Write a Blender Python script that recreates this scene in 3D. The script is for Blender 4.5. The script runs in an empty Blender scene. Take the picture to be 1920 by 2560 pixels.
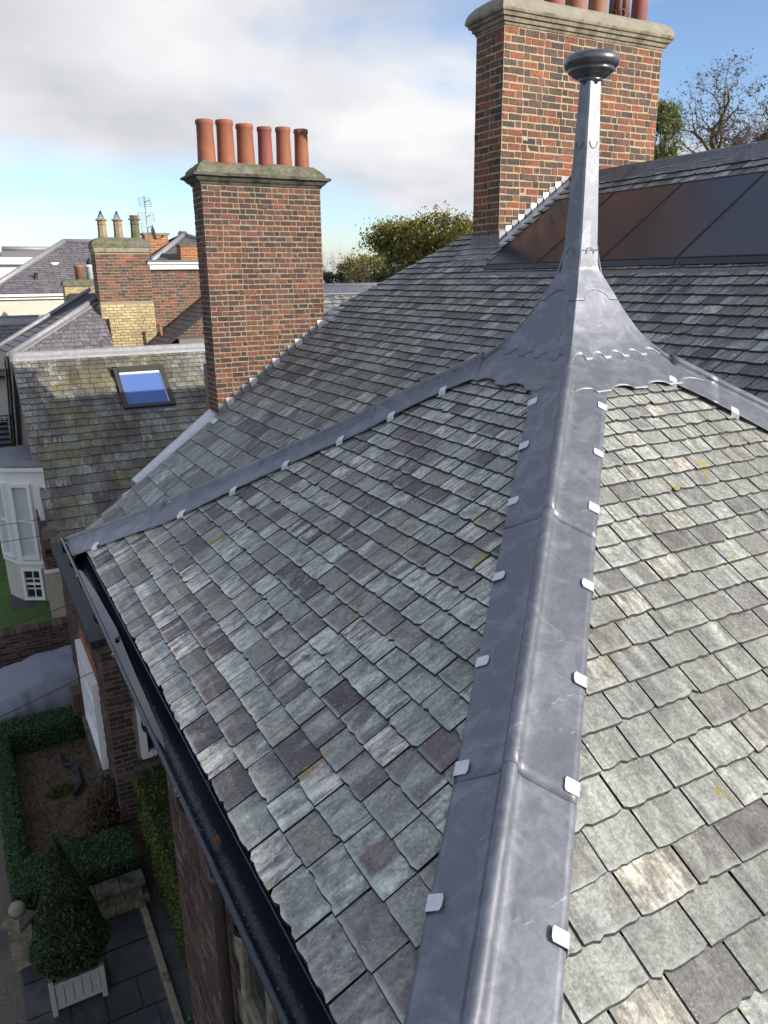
import bpy, bmesh, math, random
from mathutils import Vector, Matrix, noise
R = math.radians
SC = bpy.context.scene
COL = SC.collection

# ------------------------------------------------------------------ camera
CAM = Vector((0.0, 0.0, 8.0))
PITCH, ROLL, YAW, FPX = 16.94, -0.77, 28.5, 1923.0
def _axes():
    p, r, y = R(PITCH), R(ROLL), R(YAW)
    fwd = Vector((0, math.cos(p), -math.sin(p))); up0 = Vector((0, math.sin(p), math.cos(p))); rt0 = Vector((1, 0, 0))
    rt = math.cos(r)*rt0 + math.sin(r)*up0; up = -math.sin(r)*rt0 + math.cos(r)*up0
    M = Matrix(((math.cos(y), math.sin(y), 0), (-math.sin(y), math.cos(y), 0), (0, 0, 1)))
    return M @ rt, M @ up, M @ fwd
RT, UP, FW = _axes()
cam_d = bpy.data.cameras.new('camera'); cam = bpy.data.objects.new('camera', cam_d); COL.objects.link(cam)
cam_d.sensor_fit = 'HORIZONTAL'; cam_d.sensor_width = 36.0; cam_d.lens = 36.0*FPX/1920.0
cam_d.clip_start = 0.05; cam_d.clip_end = 3000
cam.matrix_world = Matrix(((RT.x, UP.x, -FW.x, CAM.x), (RT.y, UP.y, -FW.y, CAM.y), (RT.z, UP.z, -FW.z, CAM.z), (0, 0, 0, 1)))
SC.camera = cam
def project(P):
    d = Vector(P) - CAM; z = d.dot(FW)
    if z < 0.05: return (-9999, -9999, z)
    return (960 + FPX*d.dot(RT)/z, 1280 - FPX*d.dot(UP)/z, z)
def survey(px, py, axis, val):
    """world point seen at photo position (px,py) that lies on the wall/ground plane axis = val"""
    d = FW + RT*((px-960)/FPX) + UP*((1280-py)/FPX)
    k = (val - CAM[axis])/d[axis]
    return CAM + d*k

# ------------------------------------------------------------------ light
TOSUN = Vector((0.54, -0.84, 0.0)).normalized()
SUN_EL = R(20.5)
TOSUN = Vector((TOSUN.x*math.cos(SUN_EL), TOSUN.y*math.cos(SUN_EL), math.sin(SUN_EL)))
w = bpy.data.worlds.new('World'); SC.world = w; w.use_nodes = True
nt = w.node_tree; nt.nodes.clear()
def N(t, **k):
    n = nt.nodes.new(t)
    for a, b in k.items(): setattr(n, a, b)
    return n
out = N('ShaderNodeOutputWorld'); bg = N('ShaderNodeBackground'); sky = N('ShaderNodeTexSky')
sky.sky_type = 'NISHITA'; sky.sun_disc = False; sky.sun_elevation = SUN_EL; sky.sun_rotation = math.atan2(TOSUN.x, TOSUN.y)
sky.air_density = 1.0; sky.dust_density = 0.6; sky.ozone_density = 1.6; sky.altitude = 50
tc = N('ShaderNodeTexCoord'); sep = N('ShaderNodeSeparateXYZ'); nt.links.new(tc.outputs['Generated'], sep.inputs[0])
ad = N('ShaderNodeMath', operation='ADD'); nt.links.new(sep.outputs['Z'], ad.inputs[0]); ad.inputs[1].default_value = 0.30
mx = N('ShaderNodeMath', operation='MAXIMUM'); nt.links.new(ad.outputs[0], mx.inputs[0]); mx.inputs[1].default_value = 0.05
cmb = N('ShaderNodeCombineXYZ')
for i, ax in enumerate('XY'):
    dv = N('ShaderNodeMath', operation='DIVIDE'); nt.links.new(sep.outputs[ax], dv.inputs[0]); nt.links.new(mx.outputs[0], dv.inputs[1]); nt.links.new(dv.outputs[0], cmb.inputs[i])
mp = N('ShaderNodeMapping'); mp.inputs['Location'].default_value = (-10.496, 13.739, 0.0); mp.inputs['Rotation'].default_value = (0, 0, 0.2364); mp.inputs["Scale"].default_value = (0.95, 0.95, 1)
nt.links.new(cmb.outputs[0], mp.inputs[0])
n1 = N('ShaderNodeTexNoise'); n1.inputs['Scale'].default_value = 1.0; n1.inputs['Detail'].default_value = 5; n1.inputs['Roughness'].default_value = 0.5; n1.inputs['Distortion'].default_value = 0.15
nt.links.new(mp.outputs[0], n1.inputs['Vector'])
cr = N('ShaderNodeValToRGB'); cr.color_ramp.elements[0].position = 0.40; cr.color_ramp.elements[1].position = 0.56
nt.links.new(n1.outputs['Fac'], cr.inputs[0])
n2 = N('ShaderNodeTexNoise'); n2.inputs['Scale'].default_value = 1.7; n2.inputs['Detail'].default_value = 5; nt.links.new(mp.outputs[0], n2.inputs['Vector'])
cc = N('ShaderNodeValToRGB'); cc.color_ramp.elements[0].position = 0.35; cc.color_ramp.elements[1].position = 0.65
cc.color_ramp.elements[0].color = (3.7, 3.8, 4.05, 1); cc.color_ramp.elements[1].color = (5.6, 5.6, 5.7, 1)
nt.links.new(n2.outputs['Fac'], cc.inputs[0])
mix = N('ShaderNodeMix', data_type='RGBA'); nt.links.new(cr.outputs[0], mix.inputs['Factor']); tint = N('ShaderNodeMix', data_type='RGBA', blend_type='MULTIPLY'); tint.inputs['Factor'].default_value = 1.0; nt.links.new(sky.outputs[0], tint.inputs['A']); tint.inputs['B'].default_value = (0.92, 1.0, 1.17, 1)
nt.links.new(tint.outputs['Result'], mix.inputs['A']); nt.links.new(cc.outputs[0], mix.inputs['B'])
nt.links.new(mix.outputs['Result'], bg.inputs['Color']); bg.inputs['Strength'].default_value = 0.13
nt.links.new(bg.outputs[0], out.inputs[0])
sl = bpy.data.lights.new('sun', 'SUN'); sl.energy = 4.6; sl.angle = R(0.53); sl.color = (1.0, 0.94, 0.84)
sun = bpy.data.objects.new('sun', sl); COL.objects.link(sun); sun.rotation_euler = (-TOSUN).to_track_quat('-Z', 'Y').to_euler(); sun.location = (20, -20, 40)
SC.view_settings.view_transform = 'Standard'; SC.view_settings.look = 'None'; SC.view_settings.exposure = 0.42; SC.view_settings.gamma = 1.0
SC.view_settings.use_curve_mapping = False
SC.cycles.max_bounces = 6; SC.cycles.diffuse_bounces = 3; SC.cycles.glossy_bounces = 3; SC.cycles.caustics_reflective = False; SC.cycles.caustics_refractive = False

# ------------------------------------------------------------------ materials
class MT:
    """small wrapper to write node materials tersely"""
    def __init__(s, name):
        s.m = bpy.data.materials.new(name); s.m.use_nodes = True; s.t = s.m.node_tree
        s.b = s.t.nodes['Principled BSDF']; s.o = s.t.nodes['Material Output']
    def n(s, t, **k):
        x = s.t.nodes.new(t)
        for a, v in k.items():
            if a.startswith('_'): x.inputs[a[1:].replace('_', ' ')].default_value = v
            else: setattr(x, a, v)
        return x
    def l(s, a, b): s.t.links.new(a, b)
    def ramp(s, src, els, interp='LINEAR'):
        r = s.n('ShaderNodeValToRGB'); r.color_ramp.interpolation = interp
        e = r.color_ramp.elements
        while len(e) < len(els): e.new(0.5)
        for i, (p, c) in enumerate(els):
            e[i].position = p; e[i].color = (*c, 1) if len(c) == 3 else c
        s.l(src, r.inputs[0]); return r.outputs[0]
    def noise(s, vec, scale, detail=4, rough=0.55, dist=0.0):
        x = s.n('ShaderNodeTexNoise', _Scale=scale, _Detail=detail, _Roughness=rough, _Distortion=dist)
        if vec is not None: s.l(vec, x.inputs['Vector'])
        return x.outputs['Fac']
    def mapv(s, vec, sc=(1, 1, 1), rot=(0, 0, 0), loc=(0, 0, 0)):
        x = s.n('ShaderNodeMapping'); x.inputs['Scale'].default_value = sc; x.inputs['Rotation'].default_value = rot; x.inputs['Location'].default_value = loc
        s.l(vec, x.inputs[0]); return x.outputs[0]
    def mix(s, f, a, b, mode='MIX'):
        x = s.n('ShaderNodeMix', data_type='RGBA', blend_type=mode)
        for k, v in (('Factor', f), ('A', a), ('B', b)):
            i = x.inputs[k] if k == 'Factor' else [q for q in x.inputs if q.name == k and q.type == 'RGBA'][0]
            if isinstance(v, (int, float)): i.default_value = v
            elif isinstance(v, tuple): i.default_value = (*v, 1)
            else: s.l(v, i)
        return x.outputs['Result'] if False else [q for q in x.outputs if q.type == 'RGBA'][0]
    def math(s, op, a, b=None, c=None, clamp=False):
        x = s.n('ShaderNodeMath', operation=op, use_clamp=clamp)
        for i, v in enumerate((a, b, c)):
            if v is None: continue
            if isinstance(v, (int, float)): x.inputs[i].default_value = v
            else: s.l(v, x.inputs[i])
        return x.outputs[0]
    def pos(s): return s.n('ShaderNodeNewGeometry').outputs['Position']
    def obj(s): return s.n('ShaderNodeTexCoord').outputs['Object']
    def bump(s, h, strength=0.3, dist=0.01):
        x = s.n('ShaderNodeBump', _Strength=strength, _Distance=dist); s.l(h, x.inputs['Height']); s.l(x.outputs[0], s.b.inputs['Normal'])
    def col(s, c):
        if isinstance(c, tuple): s.b.inputs['Base Color'].default_value = (*c, 1)
        else: s.l(c, s.b.inputs['Base Color'])
    def rough(s, v):
        if isinstance(v, (int, float)): s.b.inputs['Roughness'].default_value = v
        else: s.l(v, s.b.inputs['Roughness'])
    def metal(s, v): s.b.inputs['Metallic'].default_value = v
    def spec(s, v): s.b.inputs['Specular IOR Level'].default_value = v
    def rand(s):
        """one random number per object or per loose piece of a joined mesh"""
        o = s.n('ShaderNodeObjectInfo').outputs['Random']; i = s.n('ShaderNodeNewGeometry').outputs['Random Per Island']
        return s.math('FRACT', s.math('ADD', s.math('MULTIPLY', o, 7.31), s.math('MULTIPLY', i, 3.97)))

def slate_mat(name, ramp, streak=(0.10, 0.075, 0.085), pale=(0.42, 0.44, 0.42), lichen=0.5, moss=0.0, stain=0.0, var=1.0, rgh=0.62, yellow=0.5):
    m = MT(name)
    uv = m.n('ShaderNodeUVMap', uv_map='UVMap').outputs[0]
    cell = m.n('ShaderNodeVectorMath', operation='SCALE'); m.l(uv, cell.inputs[0]); cell.inputs['Scale'].default_value = 0.1
    fl = m.n('ShaderNodeVectorMath', operation='FLOOR'); add = m.n('ShaderNodeVectorMath', operation='ADD'); add.inputs[1].default_value = (0.5, 0.5, 0.5)
    m.l(cell.outputs[0], add.inputs[0]); m.l(add.outputs[0], fl.inputs[0])
    wn = m.n('ShaderNodeTexWhiteNoise', noise_dimensions='3D'); m.l(fl.outputs[0], wn.inputs['Vector'])
    r1 = wn.outputs['Value']; rs = m.n('ShaderNodeSeparateColor'); m.l(wn.outputs['Color'], rs.inputs[0])
    base = m.ramp(r1, ramp)
    # rotate grain a little per slate
    st = m.noise(m.mapv(uv, (34, 5.0, 1)), 1.0, 5, 0.62, 0.6)
    st2 = m.noise(m.mapv(uv, (9, 2.2, 1), loc=(4, 9, 0)), 1.0, 3, 0.5, 0.8)
    f1 = m.ramp(st, [(0.40, (0, 0, 0)), (0.66, (1, 1, 1))])
    c = m.mix(m.math('MULTIPLY', f1, m.math('MULTIPLY', rs.outputs[0], 0.95*var)), base, streak)
    f2 = m.ramp(st2, [(0.50, (0, 0, 0)), (0.72, (1, 1, 1))])
    c = m.mix(m.math('MULTIPLY', f2, m.math('MULTIPLY', m.math('POWER', rs.outputs[1], 1.1), 1.0*var)), c, pale)
    # fine mottling
    P = m.pos()
    fn = m.noise(P, 70, 5, 0.75)
    c = m.mix(0.85, c, m.ramp(fn, [(0.28, (0.20, 0.20, 0.20)), (0.5, (0.5, 0.5, 0.5)), (0.72, (0.82, 0.82, 0.80))]), 'OVERLAY')
    gr = m.noise(m.mapv(uv, (16, 11, 1), loc=(2, 5, 0)), 1.0, 4, 0.7, 0.5)
    c = m.mix(m.math('MULTIPLY', rs.outputs[2], 0.9), c, m.ramp(gr, [(0.34, (0.22, 0.22, 0.23)), (0.5, (0.5, 0.5, 0.5)), (0.68, (0.80, 0.80, 0.76))]), 'OVERLAY')
    big = m.noise(P, 1.6, 3, 0.5)
    c = m.mix(0.30, c, m.ramp(big, [(0.3, (0.3, 0.31, 0.33)), (0.7, (0.66, 0.66, 0.64))]), 'OVERLAY')
    # chipped pale bevel along the tail and darker weathered patches
    loc = m.n('ShaderNodeVectorMath', operation='SCALE'); m.l(fl.outputs[0], loc.inputs[0]); loc.inputs['Scale'].default_value = -10.0
    lv = m.n('ShaderNodeVectorMath', operation='ADD'); m.l(uv, lv.inputs[0]); m.l(loc.outputs[0], lv.inputs[1])
    ly = m.n('ShaderNodeSeparateXYZ'); m.l(lv.outputs[0], ly.inputs[0])
    ed = m.math('ADD', ly.outputs['Y'], m.math('MULTIPLY', m.math('SUBTRACT', fn, 0.5), 0.05))
    edge = m.ramp(ed, [(0.006, (1, 1, 1)), (0.020, (0, 0, 0))])
    c = m.mix(m.math('MULTIPLY', edge, m.math('MULTIPLY', rs.outputs[2], 0.55)), c, pale)
    dk = m.ramp(m.noise(P, 11.0, 5, 0.72, 0.6), [(0.52, (0, 0, 0)), (0.66, (1, 1, 1))])
    c = m.mix(m.math('MULTIPLY', dk, m.math('MULTIPLY', rs.outputs[0], 0.75)), c, tuple(v*1.15 for v in streak))
    if lichen:
        vo = m.n('ShaderNodeTexVoronoi', _Scale=85.0, _Randomness=1.0); m.l(P, vo.inputs['Vector'])
        sp = m.ramp(vo.outputs['Distance'], [(0.16, (1, 1, 1)), (0.30, (0, 0, 0))])
        area = m.ramp(m.noise(P, 6.0, 4, 0.7), [(0.46, (0, 0, 0)), (0.60, (1, 1, 1))])
        c = m.mix(m.math('MULTIPLY', m.math('MULTIPLY', sp, area), lichen), c, (0.46, 0.46, 0.41))
    if yellow:
        ya = m.ramp(m.noise(P, 4.2, 5, 0.65), [(0.655, (0, 0, 0)), (0.69, (1, 1, 1))])
        c = m.mix(m.math('MULTIPLY', ya, yellow), c, (0.36, 0.28, 0.05))
    if moss:
        ma = m.ramp(m.noise(P, 1.1, 6, 0.7, 0.4), [(0.50, (0, 0, 0)), (0.60, (1, 1, 1))])
        c = m.mix(m.math('MULTIPLY', ma, moss), c, (0.17, 0.155, 0.055))
    if stain:
        sa = m.ramp(m.noise(m.mapv(P, (1.7, 0.7, 0.7)), 1.0, 5, 0.65, 0.3), [(0.46, (0, 0, 0)), (0.62, (1, 1, 1))])
        c = m.mix(m.math('MULTIPLY', sa, stain), c, (0.075, 0.062, 0.052))
    m.col(c); m.rough(rgh); m.spec(0.45)
    h = m.math('ADD', m.math('MULTIPLY', st, 1.0), m.math('MULTIPLY', fn, 0.6)); m.bump(h, 0.7, 0.007)
    return m.m
SL_SHADED = slate_mat('slate_green_purple_shaded', [(0.0, (0.10, 0.082, 0.088)), (0.14, (0.21, 0.205, 0.185)), (0.28, (0.295, 0.31, 0.275)), (0.40, (0.15, 0.112, 0.12)), (0.50, (0.30, 0.30, 0.255)), (0.66, (0.39, 0.425, 0.385)), (0.80, (0.50, 0.535, 0.485)), (0.93, (0.62, 0.63, 0.565)), (1.0, (0.74, 0.72, 0.64))], streak=(0.092, 0.062, 0.070), pale=(0.62, 0.675, 0.625), lichen=0.9, yellow=0.8)  # turret slate, shaded-side copy: cool tone of shade put into the palette
SL_SUNLIT = slate_mat('slate_buff_grey_sunlit', [(0.0, (0.17, 0.165, 0.155)), (0.18, (0.26, 0.258, 0.238)), (0.42, (0.335, 0.345, 0.315)), (0.68, (0.40, 0.42, 0.385)), (0.9, (0.48, 0.495, 0.45)), (1.0, (0.60, 0.56, 0.47))], streak=(0.13, 0.122, 0.115), pale=(0.55, 0.585, 0.54), lichen=0.8, yellow=0.8, stain=0.38)  # same turret slate on the sunny face: sun warmth painted into these colours
SL_MAIN = slate_mat('slate_dark_grey_green', [(0.0, (0.105, 0.098, 0.10)), (0.25, (0.175, 0.175, 0.165)), (0.45, (0.235, 0.242, 0.222)), (0.66, (0.29, 0.305, 0.28)), (0.82, (0.37, 0.39, 0.355)), (0.93, (0.50, 0.515, 0.46)), (1.0, (0.62, 0.605, 0.53))], streak=(0.085, 0.072, 0.078), pale=(0.50, 0.535, 0.49), lichen=0.5, yellow=0.2)
SL_WING = slate_mat('slate_mossy', [(0.0, (0.115, 0.10, 0.09)), (0.3, (0.20, 0.19, 0.165)), (0.55, (0.26, 0.258, 0.22)), (0.8, (0.32, 0.335, 0.295)), (1.0, (0.46, 0.48, 0.43))], lichen=0.5, moss=0.85, stain=0.8, yellow=0.7, streak=(0.095, 0.075, 0.066), pale=(0.42, 0.45, 0.40))
SL_FAR = slate_mat('slate_purple_grey', [(0.0, (0.11, 0.10, 0.115)), (0.5, (0.17, 0.155, 0.17)), (1.0, (0.25, 0.22, 0.23))], lichen=0.1, yellow=0.0, streak=(0.10, 0.09, 0.11), pale=(0.28, 0.27, 0.27))
SL_EDGE = MT('slate_edge_dirt_shade'); SL_EDGE.col(SL_EDGE.ramp(SL_EDGE.noise(SL_EDGE.pos(), 40, 4, .7), [(.35, (.022, .022, .022)), (.62, (.06, .06, .058)), (.75, (.16, .16, .15))])); SL_EDGE.rough(.9); SL_EDGE = SL_EDGE.m  # dirty slate rims, darkened further to paint in shadow lines at the tails
SL_BASE = MT('slate_underlay'); SL_BASE.col((0.03, 0.03, 0.032)); SL_BASE.rough(0.9); SL_BASE = SL_BASE.m

def lead_mat(name, base, rgh, smear=0.5, metal=0.8):
    m = MT(name); P = m.pos()
    n_ = m.noise(P, 5.5, 6, 0.62, 1.2); s = m.ramp(n_, [(0.42, (0, 0, 0)), (0.52, (1, 1, 1))])
    fine = m.noise(P, 38, 5, 0.7, 0.4)
    dark = tuple(v*0.62 for v in base)
    c = m.mix(m.math('MULTIPLY', s, smear), base, dark)
    c = m.mix(0.35, c, m.ramp(fine, [(0.3, (0.36, 0.36, 0.38)), (0.7, (0.66, 0.66, 0.66))]), 'OVERLAY')
    scr = m.noise(m.mapv(P, (9, 60, 22), rot=(0, 0, 0.6)), 1.0, 3, 0.6, 0.2)
    mark = m.math('MULTIPLY', m.ramp(scr, [(0.66, (0, 0, 0)), (0.72, (1, 1, 1))]), m.ramp(m.noise(P, 3.0, 3), [(0.50, (0, 0, 0)), (0.62, (1, 1, 1))]))
    c = m.mix(m.math('MULTIPLY', mark, 0.35), c, (0.62, 0.63, 0.67))
    sm2 = m.noise(m.mapv(P, (3.0, 11.0, 5.0), rot=(0, 0, 0.9)), 1.0, 4, 0.6, 1.6)
    c = m.mix(m.math('MULTIPLY', m.ramp(sm2, [(0.52, (0, 0, 0)), (0.66, (1, 1, 1))]), 0.14), c, tuple(min(1, v*1.7) for v in base))
    m.col(c); m.metal(metal)
    m.rough(m.math('ADD', rgh, m.math('MULTIPLY', m.math('SUBTRACT', fine, 0.5), 0.22)))
    m.bump(m.math('ADD', m.noise(P, 9, 4, 0.5), m.math('MULTIPLY', fine, 0.25)), 0.22, 0.01)
    return m.m
LEAD = lead_mat('lead_new', (0.205, 0.215, 0.25), 0.49, 0.6, 0.5)
LEAD_OLD = lead_mat('lead_weathered', (0.31, 0.31, 0.325), 0.6, 0.45, 0.3)
LEAD_BRIGHT = lead_mat('lead_fresh_bright', (0.62, 0.63, 0.66), 0.5, 0.35, 0.35)
LEAD_BLACK = lead_mat('lead_patinated', (0.16, 0.165, 0.18), 0.33, 0.4, 0.75)
def plain(name, c, rgh=0.6, metal=0.0, bump=0.0, scale=20, var=0.25, spec=0.5, var2=None):
    m = MT(name); P = m.pos(); f = m.noise(P, scale, 5, 0.6)
    cc = m.mix(var, c, m.ramp(f, [(0.3, (0.25, 0.25, 0.25)), (0.7, (0.75, 0.75, 0.75))]), 'OVERLAY')
    if var2: cc = m.mix(m.ramp(m.noise(P, var2[1], 5, 0.65), [(0.48, (0, 0, 0)), (0.62, (1, 1, 1))]), cc, var2[0])
    m.col(cc); m.rough(rgh); m.metal(metal); m.spec(spec)
    if bump: m.bump(f, bump, 0.02)
    return m.m
CLIP = plain('lead_clip_bright', (0.62, 0.63, 0.68), 0.5, 0.15, var=0.3)
IRON = plain('cast_iron_black', (0.013, 0.017, 0.030), 0.24, 0.0, 0.25, 45, 0.6, 0.45)
PIPE = plain('iron_pipe_brown', (0.06, 0.05, 0.045), 0.45, 0, 0.05)
BLACK = plain('black_paint', (0.012, 0.012, 0.013), 0.5)
def brick_mat(name, els, dark=(0.035, 0.028, 0.028), spot=0.6, buff=(0.36, 0.27, 0.17), bf=0.35):
    m = MT(name); P = m.pos(); r = m.rand()
    c = m.ramp(r, els)
    n_ = m.noise(P, 26, 5, 0.7, 0.5)
    c = m.mix(m.math('MULTIPLY', m.ramp(n_, [(0.48, (0, 0, 0)), (0.64, (1, 1, 1))]), spot), c, dark)
    n2_ = m.noise(m.mapv(P, (1, 1, 1), loc=(7, 3, 1)), 34, 5, 0.7, 0.5)
    c = m.mix(m.math('MULTIPLY', m.ramp(n2_, [(0.58, (0, 0, 0)), (0.68, (1, 1, 1))]), bf), c, buff)
    bg_ = m.noise(P, 1.3, 4, 0.6); c = m.mix(0.55, c, m.ramp(bg_, [(0.35, (0.26, 0.25, 0.25)), (0.65, (0.62, 0.60, 0.58))]), 'OVERLAY')
    m.col(c); m.rough(0.85); m.spec(0.3); m.bump(m.noise(P, 70, 4, 0.7), 0.5, 0.006); return m.m
BR_L = brick_mat('brick_old_red', [(0.0, (0.055, 0.042, 0.04)), (0.25, (0.085, 0.055, 0.048)), (0.50, (0.130, 0.062, 0.048)), (0.70, (0.165, 0.066, 0.046)), (0.88, (0.205, 0.075, 0.048)), (0.95, (0.15, 0.085, 0.062)), (1.0, (0.245, 0.095, 0.055))])
BR_R = brick_mat('brick_red_and_dark', [(0.0, (0.07, 0.056, 0.052)), (0.30, (0.10, 0.075, 0.066)), (0.52, (0.145, 0.09, 0.072)), (0.66, (0.19, 0.088, 0.062)), (0.84, (0.245, 0.088, 0.055)), (1.0, (0.29, 0.105, 0.06))], buff=(0.34, 0.26, 0.18), bf=0.4)
BR_Y = brick_mat('brick_buff_yellow', [(0.0, (0.40, 0.32, 0.17)), (0.6, (0.50, 0.41, 0.23)), (1.0, (0.56, 0.46, 0.27))], dark=(0.16, 0.13, 0.08), spot=0.35, bf=0.1)
BR_W = brick_mat('brick_wall_brown', [(0.0, (0.045, 0.036, 0.034)), (0.4, (0.085, 0.055, 0.048)), (0.75, (0.13, 0.072, 0.058)), (1.0, (0.20, 0.13, 0.105))], buff=(0.34, 0.30, 0.26), bf=0.45)
BR_O = brick_mat('brick_orange', [(0.0, (0.30, 0.11, 0.05)), (1.0, (0.46, 0.17, 0.075))], spot=0.3)
MO_L = plain('mortar_grey_buff', (0.28, 0.23, 0.165), 0.9, 0, 0.3, 40, 0.5)
MO_R = plain('mortar_fresh_buff', (0.42, 0.325, 0.205), 0.9, 0, 0.3, 40, 0.35)
MO_W = plain('mortar_dull', (0.19, 0.165, 0.14), 0.9, 0, 0.3, 40, 0.5)
STONE = plain('stone_buff', (0.27, 0.235, 0.175), 0.85, 0, 0.4, 14, 0.5, 0.3, ((0.14, 0.13, 0.09), 4.0))
STONE_L = plain('stone_lichen', (0.155, 0.145, 0.115), 0.9, 0, 0.7, 18, 0.7, 0.3, ((0.10, 0.115, 0.04), 6.0))
STONE_D = plain('stone_dark_moulding', (0.115, 0.105, 0.085), 0.85, 0, 0.4, 16, 0.6, 0.3, ((0.045, 0.042, 0.036), 5.0))
CEMENT = plain('cement_flaunching', (0.27, 0.245, 0.195), 0.85, 0, 0.4, 10, 0.4, 0.3, ((0.25, 0.23, 0.18), 2.5))
FLAG = plain('flagstone_dark', (0.045, 0.05, 0.055), 0.55, 0, 0.3, 7, 0.6, 0.4, ((0.075, 0.08, 0.075), 2.0))
def terracotta(name, c1, c2):
    m = MT(name); P = m.pos(); c = m.mix(m.ramp(m.noise(P, 3.2, 4, 0.6, 0.5), [(0.4, (0, 0, 0)), (0.65, (1, 1, 1))]), c1, c2)
    c = m.mix(m.math('MULTIPLY', m.ramp(m.noise(P, 45, 4, 0.7), [(0.62, (0, 0, 0)), (0.7, (1, 1, 1))]), 0.3), c, (0.45, 0.38, 0.32))
    m.col(c); m.rough(0.75); m.bump(m.noise(P, 50, 3), 0.2, 0.004); return m.m
TC1 = terracotta('terracotta_orange', (0.30, 0.105, 0.055), (0.235, 0.08, 0.045))
TC2 = terracotta('terracotta_red', (0.26, 0.075, 0.06), (0.19, 0.06, 0.055))
TC3 = terracotta('terracotta_brown', (0.24, 0.115, 0.07), (0.30, 0.14, 0.08))
TC4 = terracotta('glazed_purple_brown', (0.16, 0.075, 0.065), (0.21, 0.10, 0.085))
POTBUFF = terracotta('pot_buff_stone', (0.33, 0.24, 0.15), (0.22, 0.17, 0.11))
WHITE = plain('white_paint', (0.78, 0.78, 0.78), 0.5, 0, 0.05, 10, 0.08)
CREAM = plain('cream_stucco', (0.52, 0.50, 0.43), 0.8, 0, 0.1, 3, 0.15, 0.3)
STUCCO = plain('stucco_worn', (0.42, 0.38, 0.30), 0.85, 0, 0.2, 4, 0.3, 0.3)
RENDER_W = plain('render_white', (0.62, 0.61, 0.60), 0.8, 0, 0.1, 3, 0.15, 0.3)
GLASS = MT('window_glass'); GLASS.col((0.02, 0.025, 0.03)); GLASS.rough(0.06); GLASS.spec(0.8); GLASS = GLASS.m
BLIND = plain('window_blind', (0.50, 0.53, 0.56), 0.35, 0, 0, 3, 0.1, 0.7)
SKYL = MT('rooflight_glass'); SKYL.col((0.10, 0.17, 0.42)); SKYL.rough(0.12); SKYL.spec(0.7); SKYL = SKYL.m
FRAMEG = plain('frame_dark_grey', (0.05, 0.047, 0.046), 0.5)
def solar():
    m = MT('solar_glass'); o = m.obj()
    wv = m.n('ShaderNodeTexWave', wave_type='BANDS', bands_direction='X', _Scale=5.0); m.l(o, wv.inputs['Vector'])
    ln = m.ramp(wv.outputs['Fac'], [(0.93, (0, 0, 0)), (0.99, (1, 1, 1))])
    m.col(m.mix(m.math('MULTIPLY', ln, 0.22), (0.006, 0.010, 0.028), (0.07, 0.10, 0.18))); m.rough(0.20); m.spec(0.42); return m.m
SOLAR = solar()
def leafm(name, els, trans=0.25):
    m = MT(name); c = m.ramp(m.rand(), els); c = m.mix(0.4, c, m.ramp(m.noise(m.pos(), 2.0, 3), [(0.3, (0.3, 0.3, 0.3)), (0.7, (0.7, 0.7, 0.7))]), 'OVERLAY')
    m.col(c); m.rough(0.6); m.spec(0.3)
    tr = m.n('ShaderNodeBsdfTranslucent'); m.l(c, tr.inputs[0]); ms = m.n('ShaderNodeMixShader'); ms.inputs[0].default_value = trans
    m.l(m.b.outputs[0], ms.inputs[1]); m.l(tr.outputs[0], ms.inputs[2]); m.l(ms.outputs[0], m.o.inputs[0]); return m.m
LF_BOX = leafm('leaf_box_hedge', [(0.0, (0.035, 0.075, 0.035)), (0.6, (0.065, 0.13, 0.055)), (1.0, (0.11, 0.19, 0.08))])
LF_YEW = leafm('leaf_yew', [(0.0, (0.025, 0.05, 0.02)), (0.6, (0.045, 0.085, 0.03)), (1.0, (0.08, 0.125, 0.045))])
LF_LIME = leafm('leaf_yellow_green', [(0.0, (0.05, 0.085, 0.02)), (0.6, (0.10, 0.13, 0.03)), (1.0, (0.16, 0.17, 0.04))])
LF_OLIVE = leafm('leaf_olive_gold', [(0.0, (0.10, 0.115, 0.03)), (0.5, (0.19, 0.185, 0.05)), (0.85, (0.30, 0.26, 0.07)), (1.0, (0.40, 0.31, 0.09))])
LF_DARK = leafm('leaf_dark_evergreen', [(0.0, (0.02, 0.035, 0.015)), (1.0, (0.055, 0.075, 0.03))])
LF_WILLOW = leafm('leaf_willow', [(0.0, (0.13, 0.17, 0.06)), (1.0, (0.28, 0.33, 0.13))])
LF_DRY = leafm('leaf_dry_brown', [(0.0, (0.045, 0.03, 0.02)), (0.6, (0.085, 0.055, 0.035)), (1.0, (0.15, 0.10, 0.06))])
BARK = plain('bark_grey_brown', (0.13, 0.11, 0.085), 0.9, 0, 0.4, 12, 0.5)
BARK_P = plain('bark_pale', (0.30, 0.26, 0.21), 0.9, 0, 0.4, 12, 0.5)
GRASSM = plain('lawn_grass', (0.07, 0.125, 0.035), 0.9, 0, 0.8, 30, 0.7, 0.2, ((0.095, 0.15, 0.04), 1.2))
GRAVEL = plain('gravel', (0.16, 0.14, 0.115), 0.95, 0, 0.8, 50, 0.9, 0.2, ((0.11, 0.095, 0.08), 1.0))
SOIL = plain('soil_mulch', (0.13, 0.10, 0.07), 0.95, 0, 1.0, 40, 0.95, 0.2, ((0.075, 0.07, 0.04), 3.0))
EARTH = plain('ground_earth', (0.09, 0.085, 0.06), 0.95, 0, 0.3, 1.0, 0.4)
COVER = plain('car_cover_cloth', (0.17, 0.185, 0.23), 0.6, 0, 0.1, 6, 0.2)
PLANTER = plain('planter_grey_paint', (0.40, 0.405, 0.38), 0.6, 0, 0.1, 20, 0.2)
WATER = MT('gutter_water'); WATER.col((0.012, 0.014, 0.016)); WATER.rough(0.03); WATER.spec(1.0); WATER = WATER.m
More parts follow.
